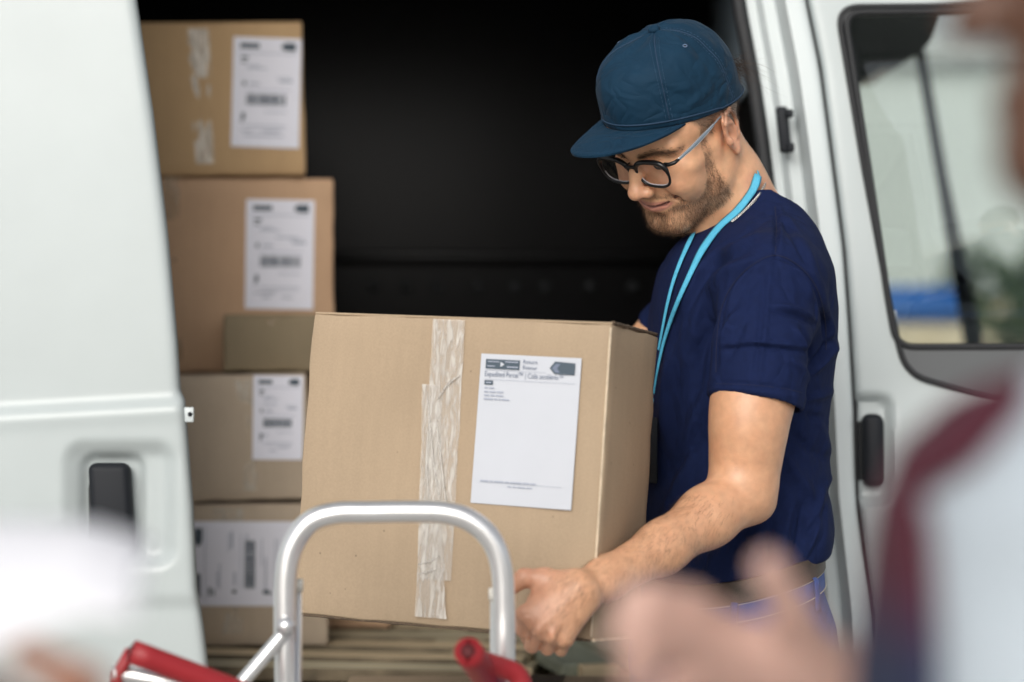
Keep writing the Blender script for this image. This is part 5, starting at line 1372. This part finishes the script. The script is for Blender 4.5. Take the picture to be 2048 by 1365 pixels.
# belt loops
for al in (-1.15, -2.1, -.25):
    pts = [hip_pt(al, o, .0045 + .005 * (10 < o < 45)) for o in (8, 14, 30, 44, 62, 74)]; nn = [(hip_pt(al, 30, .05) - hip_pt(al, 30, 0)).normalized()] * 6
    lo_ = link('belt_loop', ribbon_mesh('belt_loop', pts, nn, .010, .002), M_jean, jeans)
M_shoe = mat('dark_shoe', (.03, .03, .035), .6)
for y in (3.06, 3.27):
    bm = bmesh.new(); bmesh.ops.create_uvsphere(bm, u_segments=20, v_segments=12, radius=1)
    for v in bm.verts:
        v.co = Vector((v.co.x * .135, v.co.y * .045, max(v.co.z, -.45) * .055 * (1.25 if v.co.x > .2 else .9)))
    bm.transform(Matrix.Translation((.25, y, .026))); link('shoe', bm_mesh('shoe', bm), M_shoe, man)
# ================================================================== THE CUSTOMER in the foreground (out of focus)
cu = empty('person', (0.33, 1.15, 0.0), 'blurred customer in the foreground at right, maroon and navy vest, gesturing with one hand', 'person')
def sculpt_customer():
    S = Sculpt((-.34, .86, .95), (.48, 1.46, 1.70), .0042)
    D = 1.14
    E = lambda c, r, k=.01: S.add(ell(c, r), k)
    hx_, hz = .330, 1.512
    E((hx_ + .01, D, hz + .02), (.098, .076, .108)); E((hx_ - .035, D, hz - .05), (.062, .058, .085), .03)
    E((hx_ - .075, D, hz - .108), (.026, .026, .022), .03)
    S.add(cone((hx_ - .09, D, hz - .01), (hx_ - .113, D, hz - .042), .009, .013), .012)         # nose
    E((hx_ - .088, D, hz - .078), (.016, .024, .008), .008); E((hx_ - .084, D, hz - .09), (.015, .022, .008), .006)
    E((hx_ - .07, D, hz + .022), (.028, .05, .012), .015)
    for s in (-1, 1):
        S.sub(ell((hx_ - .10, D + s * .034, hz + .002), (.02, .02, .012)), .01); E((hx_ - .072, D + s * .034, hz + .002), (.014, .015, .013), .004)
        E((hx_ + .005, D + s * .077, hz - .02), (.02, .010, .032), .004); S.sub(ell((hx_ + .003, D + s * .088, hz - .018), (.010, .007, .02)), .004)
    S.add(cone((hx_ + .03, D, hz - .06), (hx_ + .03, D, 1.33), .056, .064), .03)
    S.add(cone((hx_ + .03, D, 1.33), (hx_ + .03, D, 1.0), .09, .11), .05)
    # gesturing (far) arm
    c = lambda p, q, r0, r1, k=.012: S.add(cone(W(*p), W(*q), r0, r1), k)
    c((2010, 1510, 1.33), (1740, 1385, 1.33), .036, .026)
    pk = [(1455, 1262, 1.30), (1440, 1298, 1.30), (1440, 1338, 1.31), (1455, 1380, 1.32)]
    for i, k_ in enumerate(pk): c((1700, 1345 + i * 16, 1.325), k_, .0165, .0105)
    tips = [[(1385, 1212, 1.285), (1300, 1192, 1.27), (1250, 1205, 1.27)], [(1365, 1262, 1.285), (1285, 1255, 1.27), (1240, 1275, 1.27)], [(1350, 1290, 1.29), (1285, 1320, 1.275), (1260, 1360, 1.275)], [(1375, 1355, 1.30), (1320, 1400, 1.29), (1310, 1440, 1.29)]]
    for k_, t in zip(pk, tips): c(k_, t[0], .0105, .0098, .004); c(t[0], t[1], .0098, .009, .003); c(t[1], t[2], .009, .0078, .003)
    c((1640, 1335, 1.31), (1580, 1215, 1.28), .016, .0120); c((1580, 1215, 1.28), (1536, 1135, 1.265), .0110, .0095, .005)
    # hand that holds the papers, arm reaching across below the frame
    sh = (.345, 1.02, 1.24); el = (.10, 1.00, .99); wr = (-.16, 1.13, 1.08)
    S.add(cone(el, wr, .036, .025), .012)
    pl = np.array((-.215, 1.175, 1.122)); S.add(cone(wr, pl, .026, .026), .014)
    for i, (dx, dy, dz) in enumerate(((-.035, .03, .015), (-.045, .015, .012), (-.05, .0, .006), (-.05, -.014, -.002))):
        a = pl + np.array((-.012, .018 - i * .016, .004)); b = a + np.array((dx, dy, dz)); e_ = b + np.array((-.022, .004, .010))
        S.add(cone(a, b, .0105, .0095), .006); S.add(cone(b, e_, .0095, .008), .003)
    S.add(cone(pl + np.array((.0, -.012, .012)), pl + np.array((.012, -.022, .034)), .013, .011), .01); S.add(cone(pl + np.array((.012, -.022, .034)), pl + np.array((-.018, -.018, .048)), .0105, .0088), .004)
    return S.mesh(1)
cv_, cq, cn = sculpt_customer()
cc = np.tile(np.array([0.105, 0.048, 0.028]), (len(cv_), 1))
cc = mixc(cc, (0.55, 0.345, 0.285), smooth01(1.42, 1.34, cv_[:, 2]) * smooth01(1.20, 1.24, cv_[:, 1]))      # palm side of the raised hand
cc = mixc(cc, (0.27, 0.13, 0.085), smooth01(.0, -.05, cv_[:, 0]))
me = mesh_np('body', cv_, cq); paint(me, 'Col', cc)
link('body', me, mat('customer_skin', (.2, .1, .06), rough=.5, attr='Col', var=.06, vscale=50, bump=.1, bscale=600, sss=.1), cu)
def sculpt_customer_top(part):
    S = Sculpt((-.02, .84, .55), (.62, 1.50, 1.40), .005)
    z = lambda py: P(0, py, 1.14).z
    xx = lambda px: P(px, 0, 1.14).x
    rows = np.array([(.60, .325, .135, .175), (1.0, .305, .128, .17), (z(1365), .300, .300 - xx(1752), .17), (z(1200), .303, .303 - xx(1775), .175), (z(1010), .310, .310 - xx(1800), .18), (z(900), .322, .322 - xx(1850), .17), (z(800), .335, .335 - xx(1945), .13), (z(690), .35, .075, .075)])
    global PHI
    keep = PHI; PHI = 0.0
    S.add(loft(rows, 1.14, .58, 1.325), .01)
    PHI = keep
    if part == 'shirt':
        S.add(cone((.345, 1.10, 1.255), (.36, 1.01, 1.235), .05, .056), .04); S.add(cone((.36, 1.01, 1.235), (.30, .965, 1.06), .056, .05), .02); S.add(cone((.30, .965, 1.06), (.12, 1.0, .985), .05, .042), .02)
        S.add(cone((.12, 1.0, .985), (-.02, 1.08, 1.045), .042, .036), .01)
        S.add(cone((.345, 1.2, 1.255), (.36, 1.29, 1.235), .05, .056), .04); S.add(cone((.36, 1.29, 1.235), (.42, 1.33, 1.02), .055, .048), .02); S.add(cone((.42, 1.33, 1.02), W(1960, 1455, 1.33), .047, .040), .02)
        S.cut((None, None, lambda X, Y, Z: -(X - xx(1850)) + 0 * Y + 0 * Z - 99 * (Z < 1.1)), .004) if False else None
    else:
        S.a -= .007
        # open waistcoat: only the front panel remains, the sides are cut away for the arms
        S.cut((None, None, lambda X, Y, Z: (X - (.187 + 1.05 * np.maximum(Z - 1.25, 0))) * .93 + 0 * Y), .01)
    return S.mesh(1)
M_cshirt = mat('pale_blue_grey_shirt', (.47, .53, .58), rough=.8, var=.06, vscale=20, bump=.2, bscale=900)
v_, q_, n_ = sculpt_customer_top('shirt'); link('shirt', mesh_np('shirt', v_, q_), M_cshirt, cu)
v_, q_, n_ = sculpt_customer_top('vest'); me = mesh_np('vest', v_, q_)
vc = mixc(np.tile(np.array([.075, .006, .019]), (len(v_), 1)), (.012, .022, .06), smooth01(1.225, 1.165, v_[:, 2])); paint(me, 'Col', vc)
link('vest', me, mat('maroon_and_navy_knit', (.1, .01, .03), rough=.9, attr='Col', var=.15, vscale=80, bump=.3, bscale=700), cu)
# short dark hair cap of the customer
S = Sculpt((.20, 1.03, 1.40), (.46, 1.25, 1.68), .005)
S.add(ell((.338, 1.14, 1.548), (.098, .083, .105)), .01); S.sub(ell((.235, 1.14, 1.47), (.075, .10, .11)), .02); S.sub(ell((.33, 1.14, 1.42), (.075, .12, .07)), .02)
v_, q_, n_ = S.mesh(1); v_ = v_ + n_ * (.003 * vnoise(v_, 70))[:, None]
link('hair', mesh_np('hair', v_, q_), mat('black_hair', (.012, .009, .008), rough=.6, bump=.8, bscale=500), cu)
# trousers down to the ground
S = Sculpt((.14, .94, .02), (.52, 1.34, .70), .008)
for y in (1.05, 1.23): S.add(cone((.325, y, .66), (.32, y, .12), .10, .065), .03)
v_, q_, n_ = S.mesh(1); link('trousers', mesh_np('trousers', v_, q_), mat('dark_trousers', (.02, .025, .04), .85), cu)

# ---- papers in the customer's hand
M_sheet = mat('white_paper', (.84, .84, .88), rough=.6)
V = []; F = []; nu, nv = 30, 16
for j in range(nv + 1):
    for i in range(nu + 1):
        u = i / nu; v = j / nv
        near = P(-560 + u * 830, 1385 - 205 * u ** 1.6, 1.13 + .03 * u); far = P(-560 + u * 875, 1075 - 20 * u - 25 * math.sin(u * 3.1), 1.30)
        p = near.lerp(far, v); p.z += .010 * math.sin(v * math.pi) * (.4 + .6 * u) - .012 * max(0, u - .86) * 7 * (1 - .3 * v); V.append(p)
for j in range(nv):
    for i in range(nu): a = j * (nu + 1) + i; F.append((a, a + 1, a + nu + 2, a + nu + 1))
o = link('paper_sheets', mesh_py('paper_sheets', V, F), M_sheet); md = o.modifiers.new('thickness', 'SOLIDIFY'); md.thickness = .0025; md.offset = -1
tag(o, 'blurred white papers held up at the lower left', 'papers')

# ================================================================== FAR BACKGROUND seen through the cab windows
M_wall = mat('pale_green_grey_render', (.58, .63, .60), rough=.8, var=.05, vscale=.6)
M_roof = mat('pale_metal_roof', (.55, .58, .58), rough=.5)
M_cream2 = mat('cream_boards', (.70, .60, .42), rough=.8, var=.1, vscale=3)
bd = empty('warehouse_building', (6, 26, 0), 'pale warehouse wall seen through the cab windows', 'building')
def wslab(name, m, x0, x1, y0, y1, z0, z1, parent, bev=.02): return box_part(name, m, parent, (x1 - x0, y1 - y0, z1 - z0), Matrix.Translation(((x0 + x1) / 2, (y0 + y1) / 2, (z0 + z1) / 2)), bev)
wslab('wall', M_wall, -14, 24, 26, 34, 0, 4.3, bd); wslab('roof', M_roof, -14.3, 24.3, 25.7, 34.3, 4.3, 4.6, bd); wslab('plinth', M_cream2, -14, 24, 25.93, 26.0 - .003, 0, 1.75, bd)
for x in (-8, -3, 2, 12, 17): w_ = wslab('window', mat('far_window_glass', (.10, .13, .15), .15), x, x + 1.6, 25.95, 26 - .004, 2.2, 3.4, bd); wslab('sill', M_roof, x - .1, x + 1.7, 25.88, 25.949, 2.1, 2.19, w_)
sk = empty('covered_skip', (2.6, 13.5, 0), 'cream skip with a blue tarpaulin seen through the cab window', 'skip')
zs_ = lambda py: zpx(py, 13.0)
wslab('tub', M_cream2, P(1650, 0, 13).x, P(1935, 0, 13).x, 13.0, 14.8, .15, zs_(648), sk)
for x in (1700, 1780, 1860): wslab('rib', M_cream2, P(x, 0, 13).x, P(x + 12, 0, 13).x, 12.95, 12.997, .2, zs_(655), sk, .005)
bm = box_bm(P(1940, 0, 13).x - P(1640, 0, 13).x, 1.95, zs_(572) - zs_(646), .09, 3, ((P(1940, 0, 13).x + P(1640, 0, 13).x) / 2, 13.9, (zs_(572) + zs_(646)) / 2))
me = bm_mesh('tarpaulin', bm); link('tarpaulin', me, mat('blue_tarpaulin', (.015, .12, .42), .5, var=.1, vscale=6), sk)
# shrub beyond the windscreen: stems and a crown of separate leaves
sb = empty('shrub', (3.35, 15.5, 0), 'dark green shrub seen through the cab at the right edge', 'shrub')
for i in range(7):
    a = i * .9; link('stem', tube_mesh('stem', [(3.35, 15.5, 0), (3.35 + .3 * math.cos(a), 15.5 + .3 * math.sin(a), .8), (3.35 + .5 * math.cos(a), 15.5 + .5 * math.sin(a), 1.5)], .03, 6, radii=[.04, .025, .01]), mat('shrub_bark', (.10, .07, .05), .9), sb)
n = 2600; c = RNG.normal(0, 1, (n, 3)); c /= np.linalg.norm(c, axis=1)[:, None]; c *= RNG.uniform(.5, 1, (n, 1)) ** .5 * np.array([.62, .62, .75]) * (1 + .25 * np.sin(c[:, :1] * 7)); c += np.array([3.35, 15.5, 1.25])
a = RNG.normal(0, 1, (n, 3)); a /= np.linalg.norm(a, axis=1)[:, None]; b = np.cross(a, RNG.normal(0, 1, (n, 3))); b /= np.linalg.norm(b, axis=1)[:, None]
V = np.stack([c - a * .06, c + b * .03, c + a * .06, c - b * .03], 1).reshape(-1, 3)
o = link('foliage', mesh_np('foliage', V, np.arange(n * 4).reshape(-1, 4)), mat('shrub_leaf', (.05, .09, .03), .6, var=.4, vscale=5), sb); o['kind'] = 'stuff'
